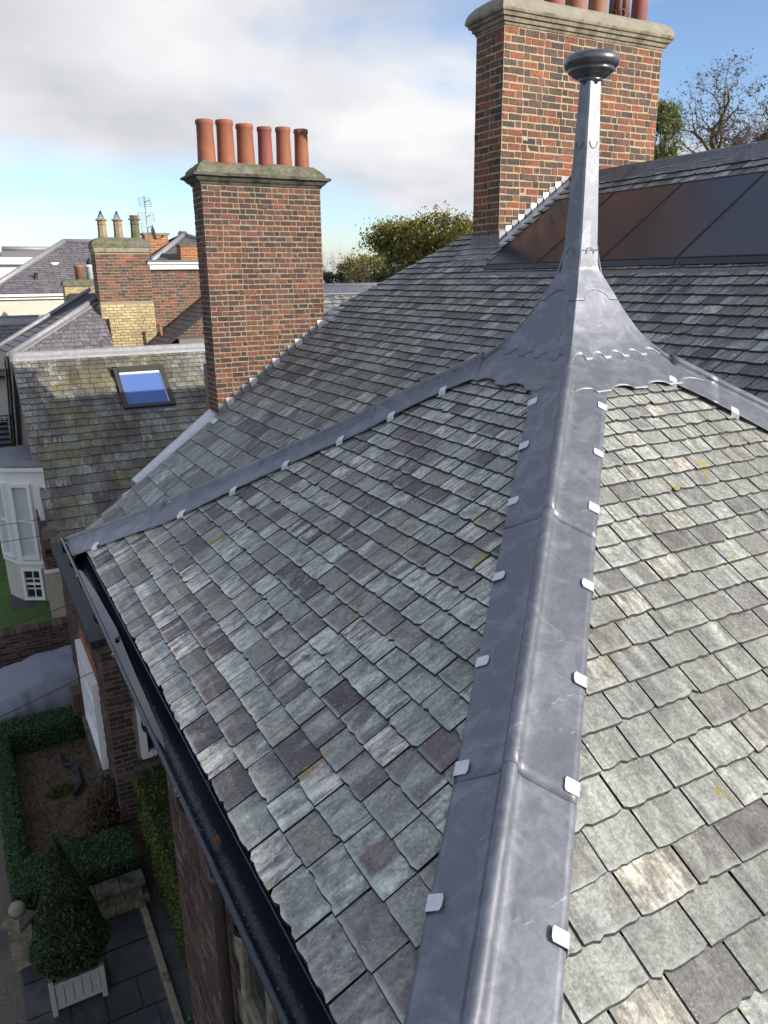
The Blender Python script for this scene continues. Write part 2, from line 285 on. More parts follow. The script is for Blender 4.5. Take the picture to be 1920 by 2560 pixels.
LEAFR = plain('dead_leaf', (0.24, 0.085, 0.035), 0.8, 0, 0.3, 60, 0.5)
PLASTIC = plain('black_sheet', (0.015, 0.017, 0.026), 0.4)

# ------------------------------------------------------------------ mesh helpers
class MB:
    def __init__(s): s.v = []; s.f = []; s.uv = None; s.sm = []
    def add(s, vs, fs, smooth=False):
        o = len(s.v); s.v += [tuple(v) for v in vs]; s.f += [tuple(i+o for i in f) for f in fs]; s.sm += [smooth]*len(fs)
    def box(s, a, b):
        (x0, y0, z0), (x1, y1, z1) = a, b
        s.add([(x0, y0, z0), (x1, y0, z0), (x1, y1, z0), (x0, y1, z0), (x0, y0, z1), (x1, y0, z1), (x1, y1, z1), (x0, y1, z1)],
              [(0, 3, 2, 1), (4, 5, 6, 7), (0, 1, 5, 4), (1, 2, 6, 5), (2, 3, 7, 6), (3, 0, 4, 7)])
    def prism(s, poly, d):
        """planar polygon extruded by vector d"""
        n = len(poly); p = [Vector(q) for q in poly]; d = Vector(d)
        s.add(p + [q + d for q in p], [tuple(range(n-1, -1, -1)), tuple(range(n, 2*n))] + [(i, (i+1) % n, n+(i+1) % n, n+i) for i in range(n)])
    def tube(s, pts, rad, n=8, cap=True, smooth=True):
        pts = [Vector(p) for p in pts]; rad = rad if isinstance(rad, (list, tuple)) else [rad]*len(pts)
        vs = []; fs = []; pv = None
        for i, p in enumerate(pts):
            t = (pts[min(i+1, len(pts)-1)] - pts[max(i-1, 0)])
            t = t.normalized() if t.length > 1e-9 else Vector((0, 0, 1))
            if pv is None: a = t.orthogonal().normalized()
            else:
                a = pv - t*pv.dot(t); a = a.normalized() if a.length > 1e-6 else t.orthogonal().normalized()
            pv = a; b = t.cross(a)
            for k in range(n): vs.append(p + (a*math.cos(2*math.pi*k/n) + b*math.sin(2*math.pi*k/n))*rad[i])
        for i in range(len(pts)-1):
            for k in range(n): fs.append((i*n+k, i*n+(k+1) % n, (i+1)*n+(k+1) % n, (i+1)*n+k))
        if cap: fs += [tuple(range(n-1, -1, -1)), tuple(range((len(pts)-1)*n, len(pts)*n))]
        s.add(vs, fs, smooth)
    def lathe(s, prof, c, n=24, smooth=True, sq=None):
        vs = []; fs = []
        for r, z in prof:
            for k in range(n):
                a = 2*math.pi*k/n; vs.append((c[0]+r*math.cos(a), c[1]+r*math.sin(a), c[2]+z))
        for i in range(len(prof)-1):
            for k in range(n): fs.append((i*n+k, i*n+(k+1) % n, (i+1)*n+(k+1) % n, (i+1)*n+k))
        fs += [tuple(range(n-1, -1, -1)), tuple(range((len(prof)-1)*n, len(prof)*n))]
        s.add(vs, fs, smooth)
    def grid(s, rows, smooth=True):
        m_ = len(rows[0]); vs = [p for r in rows for p in r]
        s.add(vs, [(i*m_+j, i*m_+j+1, (i+1)*m_+j+1, (i+1)*m_+j) for i in range(len(rows)-1) for j in range(m_-1)], smooth)
    def mesh(s, name):
        me = bpy.data.meshes.new(name); me.from_pydata(s.v, [], s.f)
        if any(s.sm): me.polygons.foreach_set('use_smooth', s.sm)
        if s.uv:
            l = me.uv_layers.new(name='UVMap'); vi = [0]*len(me.loops); me.loops.foreach_get('vertex_index', vi)
            flat = []
            for i in vi: flat += s.uv[i]
            l.data.foreach_set('uv', flat)
        me.update(); return me
    def build(s, name, mat, parent=None, bevel=0.0, solid=0.0):
        return link(name, s.mesh(name), mat, parent, bevel, solid)
def world(o):
    return (world(o.parent) @ o.matrix_parent_inverse if o.parent else Matrix.Identity(4)) @ o.matrix_basis
def link(name, me, mat, parent=None, bevel=0.0, solid=0.0):
    if mat is not None and not me.materials: me.materials.append(mat)
    o = bpy.data.objects.new(name, me); COL.objects.link(o)
    if parent is not None:
        o.parent = parent; o.matrix_parent_inverse = world(parent).inverted()
    if bevel:
        b = o.modifiers.new('bevel', 'BEVEL'); b.width = bevel; b.segments = 2; b.limit_method = 'ANGLE'
    if solid:
        b = o.modifiers.new('solid', 'SOLIDIFY'); b.thickness = solid; b.offset = -1
    return o
def tag(o, label=None, cat=None, group=None, kind=None):
    if label: o['label'] = label
    if cat: o['category'] = cat
    if group: o['group'] = group
    if kind: o['kind'] = kind
    return o
def thing(name, loc, label, cat, group=None):
    o = bpy.data.objects.new(name, None); COL.objects.link(o); o.location = loc; o.empty_display_size = 0.1
    return tag(o, label, cat, group)
def struct(o): o['kind'] = 'structure'; return o
def box(name, a, b, mat, parent=None, bevel=0.0):
    m = MB(); m.box(a, b); return m.build(name, mat, parent, bevel)
def fr(a, b, t): return a + (b-a)*t

# ------------------------------------------------------------------ slates
def clip_poly(poly, f):
    out_ = []; n = len(poly)
    for i in range(n):
        a, b = poly[i], poly[(i+1) % n]; fa, fb = f(*a), f(*b)
        if fa >= 0: out_.append(a)
        if (fa >= 0) != (fb >= 0):
            t = fa/(fa-fb); out_.append((a[0]+(b[0]-a[0])*t, a[1]+(b[1]-a[1])*t))
    return out_
def slate_outline(w, l, rg, rag):
    n = max(5, int(w/0.026)); pts = []; sl = rg.uniform(-.35, .35)*rag
    for i in range(n+1):
        x = -w/2 + w*i/n; y = rg.uniform(0, rag) + sl*(2*i/n-1) + (rag*1.5 if rg.random() < .12 else 0)
        if i in (0, n) and rg.random() < .45: y += rg.uniform(0.2, 1.8)*rag
        pts.append((x + (rg.uniform(-.3, .3)*w/n if 0 < i < n else 0), y))
    j = rg.uniform(-.003, .003)
    pts += [(w/2 + j, l), (-w/2 + j*.5, l)]
    return pts
def slate_geo(origin, ex, ey, ez, poly, th, rg):
    """top face + rim, returns verts (world), faces, uv"""
    k = (rg.randrange(100)*10.0 + 0.0, rg.randrange(100)*10.0)
    fl = rg.choice((-1, 1)); n = len(poly)
    x0, x1 = min(p[0] for p in poly), max(p[0] for p in poly); y0 = min(p[1] for p in poly); hl = y0 + 0.5*(max(p[1] for p in poly)-y0); xm = (x0+x1)/2; kx = 1 - .010/max(.05, x1-x0)
    vs = [origin + ex*x + ey*y + ez*th for x, y in poly] + [origin + ex*(xm + (x-xm)*kx) + ey*(y - (.005 if y < hl else 0)) for x, y in poly]
    fs = [tuple(range(n))] + [(i, n+i, n+(i+1) % n, (i+1) % n) for i in range(n)]
    uv = [(x*fl + k[0], y + k[1]) for x, y in poly]*2
    return vs, fs, uv
def slate_field(slates, parent, mat, limit, name='slate', stuff='slate_field', visible=None):
    """slates: list of (origin,ex,ey,ez,poly,th). The ones that show largest become parts, the rest one joined part"""
    sc_ = []
    for i, s in enumerate(slates):
        c = s[0] + s[2]*0.06; px, py, z = project(c)
        vis = z > 0 and -40 < px < 1960 and -40 < py < 2620 and (visible is None or visible(c))
        wv = max(p[0] for p in s[4]) - min(p[0] for p in s[4])
        sc_.append(((wv/z)*max(0.05, -(c-CAM).normalized().dot(s[3])) if vis else -1, i))
    sc_.sort(reverse=True); chosen = {i for v, i in sc_[:limit] if v > 0}
    mb = MB(); mb.uv = []; mi = []
    rg = random.Random(17)
    for i, s in enumerate(slates):
        o_, ex, ey, ez, poly, th = s
        vs, fs, uv = slate_geo(o_, ex, ey, ez, poly, th, rg)
        if i in chosen:
            m1 = MB(); m1.uv = uv; m1.add([v - o_ for v in vs], fs)
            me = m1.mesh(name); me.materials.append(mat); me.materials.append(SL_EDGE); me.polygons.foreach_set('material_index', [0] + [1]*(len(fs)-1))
            ob = link(name, me, None, parent); ob.location = o_
        else:
            mb.uv += uv; mb.add(vs, fs); mi += [0] + [1]*(len(fs)-1)
    if mb.v:
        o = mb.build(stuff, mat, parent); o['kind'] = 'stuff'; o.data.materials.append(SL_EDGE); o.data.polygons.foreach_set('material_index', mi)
# ------------------------------------------------------------------ turret geometry
CX, CY = 3.51, 3.85
PR = [(.0, 9.10), (.038, 9.10), (.055, 8.445), (.075, 8.05), (.079, 7.98), (.114, 7.905), (.16, 7.812), (.2, 7.728), (.264, 7.612), (.321, 7.532), (.38, 7.463), (.46, 7.397), (.55, 7.335), (.83, 7.145), (1.22, 6.87), (1.59, 6.63), (1.99, 6.375), (2.39, 6.13), (2.83, 5.888), (3.4, 5.59)]
def prof(t):
    t = max(t, 0)
    for (a, za), (b, zb) in zip(PR, PR[1:]):
        if t <= b: return za + (zb-za)*(t-a)/(b-a)
    return PR[-1][1]
def face_pt(face, t, s, h=0.0):
    z = prof(t) + h
    if face == 'A': return Vector((CX-t, CY+s, z))
    if face == 'B': return Vector((CX+s, CY-t, z))
    if face == 'C': return Vector((CX-s, CY+t, z))
    return Vector((CX+t, CY-s, z))
def hidden_by_turret(c):
    for k in range(1, 26):
        p = CAM + (c-CAM)*(k/26.0); t = max(abs(p.x-CX), abs(p.y-CY))
        if t < 2.8 and p.z < prof(t) + 0.02 and (c-p).length > 0.15: return True
    return False
def turret_slates(face, rg, t=2.825):
    res = []
    while t > 0.50:
        e = (0.056 + 0.030*t) if face == 'B' else (0.058 + 0.0265*t); th0 = 0.020
        slope = (prof(t-.1)-prof(t))/.1; cs = 1/math.hypot(1, slope)
        L = min(e*2.0, t-0.36)
        P0 = face_pt(face, t, 0, .016); P1 = face_pt(face, t-L, 0, .016 - .030*L/(2*e))
        ey = (P1-P0).normalized(); ex = (face_pt(face, 1, 1)-face_pt(face, 1, 0)).normalized(); ez = ex.cross(ey)
        if ez.z < 0: ez = -ez
        s = -t - rg.uniform(0, .2)
        while s < t:
            wd = e/cs*rg.uniform(1.22, 1.80); gap = rg.uniform(.007, .012)
            if rg.random() < .07: wd *= 1.25
            c = s + wd/2
            dz = rg.uniform(-.0005, .0015); tw = rg.uniform(-.006, .006); dy = rg.uniform(-.0025, .003)
            poly = slate_outline(wd-gap, (P1-P0).length*rg.uniform(.97, 1.0), rg, 0.0015 + .0065*rg.random())
            ex2 = (ex + ez*rg.uniform(-.004, .004) + ey*tw).normalized(); ey2 = (ey + ez*rg.uniform(-.003, .003)).normalized(); ez2 = ex2.cross(ey2)
            if ez2.z < 0: ez2 = -ez2
            o_ = P0 + ex*c + ez*dz + ey*dy
            def tt(x, y, c=c): return t - y*cs
            lim = 0.05
            poly = clip_poly(poly, lambda x, y, c=c: (tt(x, y) - lim) - (c + x))
            if len(poly) > 2: poly = clip_poly(poly, lambda x, y, c=c: (c + x) + (tt(x, y) - lim))
            if len(poly) > 2 and max(p[1] for p in poly)-min(p[1] for p in poly) > .03:
                res.append((o_, ex2, ey2, ez2, poly, rg.uniform(.0115, .0145)))
            s += wd
        t -= e
    return res

# ================================================================== TURRET
turret = thing('slate_turret', (CX, CY, 0), 'corner turret with pyramid slate roof, lead hips and tall lead spire in the foreground', 'turret')
def base_sheet(face, t0, t1, parent, mat, off=-.024):
    mb = MB(); ts = [t0 + (t1-t0)*i/14 for i in range(15)]
    mb.grid([[face_pt(face, t, -t, off), face_pt(face, t, t, off)] for t in ts], False); return mb.build('roof_slope', mat, parent)
slopes = {}
for fc in 'ABCD': slopes[fc] = base_sheet(fc, 0.30, 3.05 if fc == 'B' else 2.80, turret, SL_BASE)
rgA, rgB = random.Random(11), random.Random(23)
SA, SB = turret_slates('A', rgA), turret_slates('B', rgB, 3.10)
def n_in(sl):
    r = []
    for s in sl:
        px, py, z = project(s[0]); r.append(z > 0 and -30 < px < 1950 and -30 < py < 2590)
    return r
slate_field(SA, slopes['A'], SL_SHADED, 175)
slate_field(SB, slopes['B'], SL_SUNLIT, 120)
slate_field(turret_slates('C', random.Random(5)), slopes['C'], SL_SHADED, 0)

def wob(p, s=7.0, a=0.0022): return (noise.noise(Vector(p)*s) + .5*noise.noise(Vector(p)*s*2.7))*a
# ---- lead hips
HIPD = {'front': ('A', 'B', Vector((-1, -1, 0)), 1), 'left': ('A', 'C', Vector((-1, 1, 0)), -1), 'right': ('B', 'D', Vector((1, -1, 0)), -1), 'back': ('C', 'D', Vector((1, 1, 0)), 1)}
def hip_pt(hip, side, t, d, h):
    """point at plan distance d from the hip, on face side 0/1"""
    if hip == 'front':
        x, y = (CX-t, CY-t+d) if side == 0 else (CX-t+d, CY-t)
    elif hip == 'left':
        x, y = (CX-t, CY+t-d) if side == 0 else (CX-t+d, CY+t)
    elif hip == 'right':
        x, y = (CX+t-d, CY-t) if side == 0 else (CX+t, CY-t+d)
    else:
        x, y = (CX+t, CY+t-d) if side == 0 else (CX+t-d, CY+t)
    return Vector((x, y, prof(t) + h))
def hip_sheet(hip, t0, t1, lift, wfun, parent, mat=LEAD, rr=0.0235, flop=0.0):
    mb = MB(); n = max(6, int((t1-t0)/0.035)); rows = []; tmax = 3.15 if hip == 'front' else 2.93
    hd = HIPD[hip][2].normalized(); perp = Vector((-hd.y, hd.x, 0))
    # make perp point from side1 to side0
    if (hip_pt(hip, 0, 1, .2, 0) - hip_pt(hip, 1, 1, .2, 0)).dot(perp) < 0: perp = -perp
    for i in range(n+1):
        t = fr(t0, t1, i/n); row = []
        w0, w1 = wfun(t)
        for j in range(9):
            f = 1 - j/9.0; d = w0*f + .030*(1-f); h = .039 + lift; p = hip_pt(hip, 0, min(t + d/2, tmax), d, h); p.z += wob(p, 6, .0035) + (.005*math.sin(t*11+1)*f**3)
            row.append(p)
        c = hip_pt(hip, 0, t, 0, .040 + lift)
        for k in range(11):
            a = math.pi*(-.12 + 1.24*k/10)
            row.append(c + perp*(math.cos(a)*rr) + Vector((0, 0, math.sin(a)*rr*1.1 + .012)))
        for j in range(8, -1, -1):
            f = 1 - j/9.0; d = w1*f + .030*(1-f); h = .039 + lift; p = hip_pt(hip, 1, min(t + d/2, tmax), d, h); p.z += wob(p, 6, .0035) + (.005*math.sin(t*9+2)*f**3)
            row.append(p)
        rows.append(row)
    mb.grid(rows); o = mb.build('hip_flashing', mat, parent, 0, 0.0035); return o
W_FRONT = lambda t: (.285 - .012*max(0, t-1.2), .315 + .010*max(0, t-1.4))
W_LEFT = lambda t: (.275 + .125*min(1, max(0, (t-1.35)/.8)) + .012*math.sin(t*7), .22)
W_RIGHT = lambda t: (.30, .22)
segs = {}
for hip, cuts, wf in (('front', (.42, 1.20, 2.06, 3.06), W_FRONT), ('left', (.42, .96, 1.60, 2.22, 2.93), W_LEFT), ('right', (.42, .62, 1.25, 2.0, 2.9), W_RIGHT), ('back', (.5, 1.5, 2.4), W_RIGHT)):
    segs[hip] = []
    for i, (a, b) in enumerate(zip(cuts, cuts[1:])):
        segs[hip].append((a, b, hip_sheet(hip, a if i == 0 else a-.05, b, .0038*(len(cuts)-2-i) + .002, wf, turret)))
# lead end turned down at the eaves corner of the left hip
mb = MB(); rows = []
for i in range(7):
    f = i/6; row = []
    for j in range(9):
        s = -1 + 2*j/8; d = .40*abs(s); p = hip_pt('left', 0 if s < 0 else 1, 2.90 + .03*f, d, .046) if True else None
        p.z -= .10*f**1.4*(1-.35*abs(s)); row.append(p)
    rows.append(row)
mb.grid(rows); mb.build('hip_end', LEAD, turret, 0, .0035)
def clip_at(hip, side, t, wf):
    seg = [o for a, b, o in segs[hip] if a <= t <= b] or [segs[hip][-1][2]]
    w = wf(t)[side]; nm = max(.002, .014)
    tH = t - w/2; d0, d1 = w + .006, w - .062
    def q(tt, d, h): return hip_pt(hip, side, tt + tH - t + d/2, d, h)
    _r = random.Random(int(t*1000) + side*7 + len(hip)); t += _r.uniform(-.012, .012); ht = .0165*_r.uniform(.9, 1.12); c = .008*_r.uniform(.6, 1.3); H = .0555 + _r.uniform(0, .003)
    pts = [q(t-ht, d0, H), q(t+ht, d0, H), q(t+ht, d1+c, H), q(t+ht-c, d1, H), q(t-ht+c, d1, H), q(t-ht, d1+c, H)]
    mb = MB(); mb.prism(pts, (0, 0, .0022))
    lip = [q(t-ht, d0, .030), q(t+ht, d0, .030), q(t+ht, d0, .060), q(t-ht, d0, .060)]
    mb.prism(lip, (q(t, d0+.004, 0)-q(t, d0, 0))); mb.build('lead_clip', CLIP, seg[0])
for t in (.68, .94, 1.22, 1.55, 1.86, 2.17, 2.48): clip_at('front', 0, t, W_FRONT)
for t in (.70, .965, 1.232, 1.562, 1.89, 2.188, 2.515): clip_at('front', 1, t, W_FRONT)
for t in (.72, .98, 1.245, 1.55, 1.873, 2.204, 2.776): clip_at('left', 0, t, W_LEFT)
for t in (.575, .835, 1.15, 1.5): clip_at('right', 0, t, W_RIGHT)
# ---- lead skirt with scalloped lower edges
def scallop(u, n, depth):
    """0 on the tabs, up to depth in the round notches; u in 0..1 along the edge"""
    x = (u*n) % 1.0; a = abs(x-.5)/.30
    return depth*math.sqrt(max(0, 1-a*a)) if a < 1 else 0.0
def skirt(t0, t1, off, n, depth, name, faces='ABCD', cols=84, rows=16):
    for fc in faces:
        mb = MB(); R_ = []
        for i in range(rows+1):
            f = i/rows; row = []
            for j in range(cols+1):
                u = j/cols; te = t1 - scallop(u, n, depth)
                t = fr(t0, te, f); s = (2*u-1)*t*1.0
                p = face_pt(fc, t, s, off); p.z += wob(p, 9, .0025); row.append(p)
            R_.append(row)
        mb.grid(R_); mb.build(name, LEAD, turret, 0, .004)
skirt(.30, .592, .052, 4.0, .032, 'lead_skirt')
skirt(.088, .385, .056, 5.0, .030, 'lead_bell')
skirt(.072, .172, .062, 1.0, .030, 'lead_collar')
mb = MB()
# corner rolls down the bell
for sx, sy in ((-1, -1), (-1, 1), (1, -1), (1, 1)):
    pts = []; rad = []
    for i in range(26):
        t = fr(.074, .56, i/25); pts.append((CX+sx*t, CY+sy*t, prof(t)+.052)); rad.append(.007 + .022*min(1, max(0, (t-.28)/.2)))
    mb.tube(pts, rad, 8)
mb.build('bell_roll', LEAD, turret)
# spire shaft in two lapped pieces
def shaft(z0, z1, h0, h1, name, mat=LEAD):
    mb = MB(); ch = .16; rows = []
    for i in range(13):
        f = i/12; h = fr(h0, h1, f); z = fr(z0, z1, f); ring = []
        for sx, sy in ((-1, -1), (1, -1), (1, 1), (-1, 1)):
            a = (sx*h, sy*h*(1-ch)); b = (sx*h*(1-ch), sy*h)
            if sx*sy > 0: a, b = a, b
            else: a, b = b, a
            ring += [(CX+a[0], CY+a[1], z), (CX+b[0], CY+b[1], z)]
        rows.append(ring + [ring[0]])
    mb.grid(rows, False); mb.build(name, mat, turret)
shaft(7.99, 8.14, .086, .081, 'shaft_base'); shaft(8.10, 8.78, .079, .054, 'spire_shaft'); shaft(8.72, 9.11, .0575, .044, 'shaft_upper')
# rounded welt laps on the shaft
for z, hh, up in ((8.76, .0575, -1), (8.125, .0835, 1)):
    for ax, sg in ((0, -1), (1, -1), (0, 1), (1, 1)):
        mb = MB(); pts = []
        for k in range(13):
            a = math.pi*k/12; u = math.cos(a)*.030; v = math.sin(a)*.038*up
            p = [CX, CY, z+v]; p[ax] += sg*(hh+.0015); p[1-ax] += u; pts.append(p)
        mb.tube(pts, .0022, 5); mb.build('welt', LEAD, turret)
mb = MB()
mb.lathe([(.0, -.03), (.052, -.03), (.056, -.008), (.074, -.002), (.078, .006), (.070, .012), (.096, .020), (.122, .036), (.130, .050), (.146, .056), (.152, .066), (.150, .074), (.144, .078), (.158, .084), (.174, .098), (.182, .118), (.182, .136), (.174, .156), (.156, .172), (.125, .184), (.08, .192), (.0, .195)], (0, 0, 0), 56); mb.v = [(CX+x*.885, CY+y*.885, 9.088+z*.78) for x, y, z in mb.v]
mb.build('finial_cap', LEAD_BLACK, turret)
# ---- gutter, fascia
def gutter_prof():
    return [(0.0, 0.0), (-.004, .012), (.010, .018), (.020, .010), (.020, -.004), (.026, -.055), (.045, -.088), (.075, -.100), (.105, -.088), (.128, -.055), (.134, -.008), (.128, .006), (.134, .010), (.142, .004), (.142, -.060), (.112, -.100), (.075, -.114), (.038, -.100), (.014, -.060), (.004, -.012)]
GP = gutter_prof()
mb = MB(); rows = []
for y in [.85 + i*.2 for i in range(31)]:
    rows.append([(0.545 + gx, y, 5.885 + gz) for gx, gz in GP + GP[:1]])
mb.grid(rows); gut = mb.build('gutter', IRON, turret)
mb = MB(); mb.grid([[(x, 6.865 - gx, 5.885 + gz) for gx, gz in GP + GP[:1]] for x in (.545, 1.2, 2.0)]); mb.build('gutter', IRON, turret)
mb = MB(); mb.add([(.571, 6.3, 5.822), (.569, 5.0, 5.822), (.568, 3.9, 5.822), (.585, 3.5, 5.822), (.60, 3.35, 5.822), (.615, 3.5, 5.822), (.625, 3.9, 5.822), (.63, 4.2, 5.822), (.65, 4.9, 5.822), (.635, 5.6, 5.822), (.60, 6.3, 5.822)], [(0, 1, 2, 3, 4, 5, 6, 7, 8, 9, 10)]); mb.build('gutter_water', WATER, gut)
for y in (1.45, 2.9, 4.35, 5.8):
    mb = MB(); mb.grid([[(.545 + .075 + (gx-.075)*1.10, yy, 5.885 + gz*1.10) for gx, gz in GP[12:] + GP[:3]] for yy in (y-.03, y+.03)]); mb.build('gutter_joint', IRON, gut, 0, .006)
rgs = random.Random(5); mb = MB()
for _ in range(420):
    yy = rgs.uniform(.9, 6.2); xx = .62 + rgs.gauss(0, .022); s_ = rgs.uniform(.002, .007); zz = 5.789 + .30*abs(xx-.62)
    mb.add([(xx-s_, yy, zz), (xx, yy-s_, zz), (xx+s_, yy, zz), (xx, yy+s_, zz+s_)], [(0, 1, 3), (1, 2, 3), (2, 0, 3)])
mb.build('silt', plain('gutter_silt', (.14, .13, .10), .9), gut)['kind'] = 'stuff'
for y in (1.1, 2.15, 3.6, 5.1, 6.3):
    mb = MB(); mb.prism([(.540, y-.018, 5.88), (.552, y-.018, 5.83), (.62, y-.018, 5.765), (.71, y-.018, 5.775), (.71, y-.018, 5.755), (.61, y-.018, 5.745), (.540, y-.018, 5.82)], (0, .036, 0)); mb.build('gutter_bracket', IRON, gut)
box('fascia_board', (.705, .95, 5.72), (.73, 6.72, 5.86), BLACK, turret)
box('eaves_soffit', (.73, 1.0, 5.70), (2.0, 6.70, 5.73), BLACK, turret)

# ---- bricks
rb = random.Random(2)
def brick_var(i):
    g = random.Random(100+i); m = MB(); m.box((-.5, -.5, -.5), (.5, .5, .5)); j = .045
    m.v = [(x + g.uniform(-j, j)*.35, y + g.uniform(-j, j)*.6, z + g.uniform(-j, j)*1.6) for x, y, z in m.v]; return m
BV = [brick_var(i) for i in range(10)]
BM = {}
def lay_bricks(parent, faces, gauge, bh, stre, head, mat, limit, above=None, proud=.006, deep=.03, rg=None, bond='flemish', below=None):
    """faces: list of (origin, u_dir, out_dir, length, z0, z1). Bricks proud of the mortar core."""
    rg = rg or random.Random(9); items = []
    jt = gauge - bh
    for fi, (o_, u, n_, ln, z0, z1) in enumerate(faces):
        k = 0; z = z0
        while z + bh <= z1 + .004:
            x = 0.0; q = k % 2; first = True
            if bond == 'stretcher': x0w = stre if k % 2 == 0 else stre*.5
            while x < ln - .02:
                if bond == 'flemish':
                    wd = stre if q == 0 else head; q ^= 1
                    if first and k % 2 == 0 and False: wd = head
                else:
                    wd = x0w if first else stre
                first = False
                wd = min(wd*rg.uniform(.93, 1.06), ln - x)
                if ln - x - wd < .04: wd = ln - x
                c = Vector(o_) + Vector(u)*(x + wd/2) + Vector((0, 0, z + bh/2 - Vector(o_).z))
                if (above is None or c.z + bh*.4 > above(c)) and (below is None or below(c)):
                    items.append((c, u, n_, wd-jt*rg.uniform(.8, 1.1), bh*rg.uniform(.90, 1.04), proud + rg.uniform(-.002, .003), fi))
                x += wd
            z += gauge; k += 1
    sc_ = []
    for i, it in enumerate(items):
        px, py, zz = project(it[0]); fac = -(it[0]-CAM).normalized().dot(Vector(it[2]))
        ok = zz > 0 and -20 < px < 1940 and -20 < py < 2580 and fac > 0.03 and not hidden_by_turret(it[0])
        sc_.append((it[3]*fac/zz if ok else -1, i))
    sc_.sort(reverse=True); ch = {i for v, i in sc_[:limit] if v > 0}
    mb = MB()
    for i, (c, u, n_, wd, h, pr, fi) in enumerate(items):
        v = rg.randrange(len(BV)); u = Vector(u); n_ = Vector(n_); Z = Vector((0, 0, 1)); cc = c + n_*(pr - deep/2)
        dev = Vector((rg.uniform(-1, 1)*.002, rg.uniform(-1, 1)*.002, rg.uniform(-1, 1)*.003)); cc = cc + dev
        M = Matrix(((u.x*wd, n_.x*deep, 0, cc.x), (u.y*wd, n_.y*deep, 0, cc.y), (0, 0, h, cc.z), (0, 0, 0, 1)))
        if i in ch:
            key = (v, mat.name)
            if key not in BM: BM[key] = BV[v].mesh('brick'); BM[key].materials.append(mat)
            ob = link('brick', BM[key], None, parent); ob.matrix_basis = M
        else:
            mb.add([M @ Vector(p) for p in BV[v].v], BV[v].f)
    if mb.v: mb.build('brickwork', mat, parent)['kind'] = 'stuff'
def box_faces(x0, x1, y0, y1, z0, z1, which='fl'):
    F_ = []
    if 'f' in which: F_.append(((x0, y0, z0), (1, 0, 0), (0, -1, 0), x1-x0, z0, z1))
    if 'l' in which: F_.append(((x0, y1, z0), (0, -1, 0), (-1, 0, 0), y1-y0, z0, z1))
    if 'r' in which: F_.append(((x1, y0, z0), (0, 1, 0), (1, 0, 0), y1-y0, z0, z1))
    if 'b' in which: F_.append(((x1, y1, z0), (-1, 0, 0), (0, 1, 0), x1-x0, z0, z1))
    return F_
# ---- turret wall below the eaves
TWX = 1.13
wall = box('wall', (TWX, 1.55, 0), (5.9, 6.40, 5.71), MO_W, turret)
lay_bricks(wall, [((TWX, 6.40, .35), (0, -1, 0), (-1, 0, 0), 4.85, .35, 5.65)], .085, .068, .235, .115, BR_W, 60, deep=.03)
for z in [.6+.30*k for k in range(16)]: box('quoin', (TWX-.012, 4.12, z), (TWX+.02, 4.30+.14*(int(z*10) % 2), z+.27), STONE, wall, .006)
box('plinth', (TWX-.07, 1.5, 0), (TWX+.02, 6.45, .33), STONE, wall, .01)
win = box('window', (TWX-.02, 1.9, 2.4), (TWX+.01, 4.1, 5.1), GLASS, turret)
for y in (1.9, 2.45, 3.0, 3.55, 4.1): box('mullion', (TWX-.06, y-.05, 2.38), (TWX+.02, y+.05, 5.12), STONE, win, .012)
for z in (2.36, 3.2, 4.1, 5.0): box('transom', (TWX-.065, 1.86, z), (TWX+.02, 4.14, z+.10), STONE, win, .012)
mb = MB(); mb.tube([(TWX-.09, 4.45, .1), (TWX-.09, 4.45, 5.6), (TWX-.25, 4.45, 5.75)], .045, 10)
for z in (1.2, 2.6, 4.0, 5.3): mb.tube([(TWX-.09, 4.45, z-.03), (TWX-.09, 4.45, z+.03)], .058, 10)
mb.build('downpipe', PIPE, turret)

